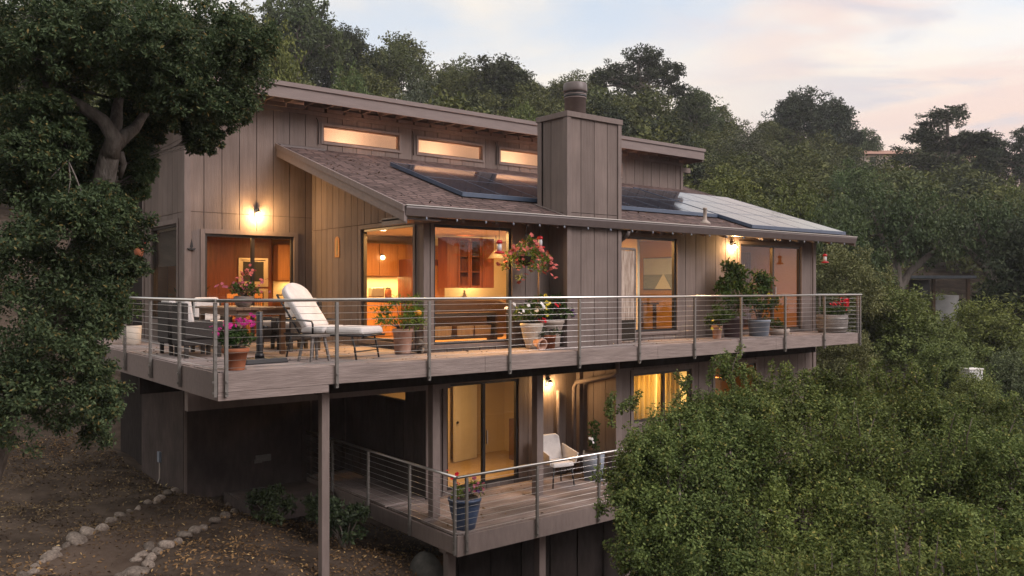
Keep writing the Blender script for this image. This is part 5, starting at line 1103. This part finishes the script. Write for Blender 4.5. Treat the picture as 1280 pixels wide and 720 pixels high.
# --- things across the canyon
def far_house(name,label,u,v0,v1,Y,wpx,dep,ridge,roofm='tile',cat='house',win=()):
    p0=at(u,v1,Y); k=Y/1046.7; w=wpx*k; hgt=(v1-v0)*k; r=thing(name,label,cat,p0,R(-38.4))
    q=MB(); q.box(-w/2,0,-4,w/2,dep,hgt); q.build('wall',M['stucco'],r)
    q=MB(); q.prism([(-w/2-.5,-.6,hgt),(-w/2-.5,dep+.6,hgt),(-w/2-.5,dep/2,hgt+ridge)],(w+1,0,0)); q.build('roof',M[roofm],r)
    for a,b,c,d in win:
        q=MB(); q.box(a*w-w/2,-.05,hgt*c,b*w-w/2,-.003,hgt*d); q.build('window',M['black'],r)
far_house('hill_house','pale hill house with a low clay tile roof left of the tall pine',1108,193,208,122,68,9,1.3,win=((.2,.3,.3,.8),(.6,.7,.3,.8)))
far_house('hill_house','small pale gabled hill house just right of the tall pine',1200,197,214,118,26,6,1.6,win=((.3,.6,.3,.7),))
far_house('hill_house','pale stucco hill house with a dark window at the right edge',1274,204,226,112,60,8,.8,'stucco',win=((.35,.62,.1,.65),))
cpt=thing('carport','low flat roofed open carport across the canyon behind pale tree trunks','carport',at(1140,385,50),R(-38.4))
k=50/1046.7
q=MB(); q.box(-62*k,-1.6,37*k,62*k,4,40*k); q.build('flat_roof',M['greyblue'],cpt)
for x in (-58,-18,14,56):
    q=MB(); q.box(x*k-.08,-1.3,-2,x*k+.08,-1.14,36*k); q.build('post',M['teak'],cpt)
q=MB(); q.box(-60*k,3.6,-2,60*k,3.8,36*k-.01); q.build('back_wall',M['black'],cpt)
q=MB(); q.box(22*k,-.6,-1,52*k,1,16*k); q.build('side_wall',M['oldwhite'],cpt)
far('s',1214,466,23,84,'small bush in front of the white box, only its lid showing above',name='scrub_bush',cat='bush',vb=560)
wb=thing('white_box','white utility box lid poking out of the shrubs on the slope','utility box',at(1214,466,25),R(-25)); q=MB(); q.box(-.24,-.2,-.6,.24,.2,.1); q.build('box_body',M['oldwhite'],wb,bevel=.02); q=MB(); q.box(-.26,-.22,.105,.26,.22,.14); q.build('box_lid',M['whitepaint'],wb,bevel=.01)
# ================================================================ SKY, SUN, CAMERA
w=bpy.data.worlds.new('World'); sc.world=w; w.use_nodes=True; nt=w.node_tree; N=nt.nodes; L=nt.links; bg=N['Background']; bg.inputs['Strength'].default_value=.1
SUN_EL,SUN_AZ=R(4),R(200)
sky=N.new('ShaderNodeTexSky'); sky.sky_type='NISHITA'; sky.sun_disc=False; sky.sun_elevation=SUN_EL; sky.sun_rotation=SUN_AZ; sky.dust_density=2.5; sky.altitude=200
tc=N.new('ShaderNodeTexCoord'); sp=N.new('ShaderNodeSeparateXYZ'); L.new(tc.outputs['Generated'],sp.inputs[0])
el=N.new('ShaderNodeValToRGB'); els=el.color_ramp.elements
ST=[(0,(.6,.38,.24)),(.12,(.84,.52,.31)),(.165,(.90,.62,.42)),(.205,(.86,.76,.66)),(.25,(.68,.72,.79)),(.34,(.52,.61,.74)),(.6,(.55,.61,.72)),(1,(.46,.53,.66))]
els[0].position=0; els[0].color=(*ST[0][1],1); els[1].position=1; els[1].color=(*ST[-1][1],1)
for p,c in ST[1:-1]: e=els.new(p); e.color=(*c,1)
L.new(sp.outputs['Z'],el.inputs['Fac'])
# broken dusk cloud: cream sheets, then lilac-pink streaks towards the right
def cloud(prev,scale,rot,freq,lo,hi,amt,col,mask=None,dist=.5):
    mp=N.new('ShaderNodeMapping'); mp.inputs['Scale'].default_value=scale; mp.inputs['Rotation'].default_value=rot; L.new(tc.outputs['Generated'],mp.inputs['Vector'])
    cn=N.new('ShaderNodeTexNoise'); cn.inputs['Scale'].default_value=freq; cn.inputs['Detail'].default_value=7; cn.inputs['Roughness'].default_value=.5; cn.inputs['Distortion'].default_value=dist; L.new(mp.outputs[0],cn.inputs['Vector'])
    cr=N.new('ShaderNodeMapRange'); cr.interpolation_type='SMOOTHSTEP'; cr.inputs['From Min'].default_value=lo; cr.inputs['From Max'].default_value=hi; cr.inputs['To Max'].default_value=amt; L.new(cn.outputs['Fac'],cr.inputs['Value']); f=cr.outputs[0]
    if mask:
        dv=N.new('ShaderNodeVectorMath'); dv.operation='DOT_PRODUCT'; dv.inputs[1].default_value=mask[0]; L.new(tc.outputs['Generated'],dv.inputs[0])
        mr=N.new('ShaderNodeMapRange'); mr.interpolation_type='SMOOTHSTEP'; mr.inputs['From Min'].default_value=mask[1]; mr.inputs['From Max'].default_value=mask[2]; L.new(dv.outputs['Value'],mr.inputs['Value'])
        mu=N.new('ShaderNodeMath'); mu.operation='MULTIPLY'; L.new(f,mu.inputs[0]); L.new(mr.outputs[0],mu.inputs[1]); f=mu.outputs[0]
    m=N.new('ShaderNodeMix'); m.data_type='RGBA'; L.new(f,m.inputs['Factor']); L.new(prev,m.inputs['A']); m.inputs['B'].default_value=(*col,1); return m
m1=cloud(el.outputs[0],(1.3,1.3,4.5),(.12,-.1,.4),1.6,.36,.6,.9,(.94,.83,.70))
m2=cloud(m1.outputs['Result'],(1.2,1.2,6),(-.15,.12,1.1),1.9,.38,.56,.8,(.78,.58,.53),((CC,-SS,0),.08,.42))
mx=cloud(m2.outputs['Result'],(1.4,1.4,7),(.1,.2,2.2),2.4,.46,.6,.85,(.55,.54,.61),((CC,-SS,0),.1,.5))
# the glow of the set sun fills the side of the sky the house faces
vd=N.new('ShaderNodeVectorMath'); vd.operation='DOT_PRODUCT'; L.new(tc.outputs['Generated'],vd.inputs[0]); vd.inputs[1].default_value=Vector((.1,-.75,.65)).normalized()
gr=N.new('ShaderNodeMapRange'); gr.inputs['From Min'].default_value=-.35; gr.inputs['From Max'].default_value=.9; gr.inputs['To Min'].default_value=11.2; gr.inputs['To Max'].default_value=17; gr.interpolation_type='SMOOTHSTEP'; L.new(vd.outputs['Value'],gr.inputs['Value'])
vm=N.new('ShaderNodeVectorMath'); vm.operation='SCALE'; L.new(mx.outputs['Result'],vm.inputs[0]); L.new(gr.outputs[0],vm.inputs['Scale'])
ad=N.new('ShaderNodeVectorMath'); L.new(vm.outputs[0],ad.inputs[0]); sv=N.new('ShaderNodeVectorMath'); sv.operation='SCALE'; sv.inputs['Scale'].default_value=.25; L.new(sky.outputs[0],sv.inputs[0]); L.new(sv.outputs[0],ad.inputs[1])
L.new(ad.outputs[0],bg.inputs['Color'])
sl=bpy.data.lights.new('sun','SUN'); sl.energy=2.4; sl.angle=R(32); sl.color=(1,.9,.88); so=bpy.data.objects.new('sun',sl); C.objects.link(so); so.location=(0,-30,30)
so.rotation_euler=Vector((-.3,.75,-.6)).to_track_quat('-Z','Y').to_euler()
cam=bpy.data.cameras.new('camera'); cam.sensor_width=36; cam.lens=1046.7/1280*36; cam.clip_end=2500; cam.clip_start=.1
co=bpy.data.objects.new('camera',cam); C.objects.link(co); co.location=(CS,CT,H); co.rotation_euler=(R(90),0,-math.atan2(SS,CC)); sc.camera=co
sc.render.engine='CYCLES'; sc.view_settings.view_transform='Standard'; sc.view_settings.look='None'; sc.view_settings.gamma=1; sc.view_settings.exposure=0
cy=sc.cycles; cy.max_bounces=8; cy.diffuse_bounces=3; cy.glossy_bounces=3; cy.transparent_max_bounces=16; cy.transmission_bounces=3; cy.caustics_reflective=False; cy.caustics_refractive=False; cy.sample_clamp_indirect=4
try: cy.use_denoising=True; cy.denoiser='OPENIMAGEDENOISE'
except Exception: pass
def haze():
    m=bpy.data.materials.new('dusk_haze'); m.use_nodes=True; nt=m.node_tree; nt.nodes.remove(nt.nodes['Principled BSDF'])
    v=nt.nodes.new('ShaderNodeVolumePrincipled'); v.inputs['Color'].default_value=(.86,.88,.93,1); v.inputs['Density'].default_value=HZ; v.inputs['Anisotropy'].default_value=.2
    nt.links.new(v.outputs[0],nt.nodes['Material Output'].inputs['Volume'])
    q=MB(); q.box(-275,-258,-22,365,358,70); tag(q.build('haze',m),kind='stuff')
HZ=.0005
haze()
sc.unit_settings.scale_length=.86
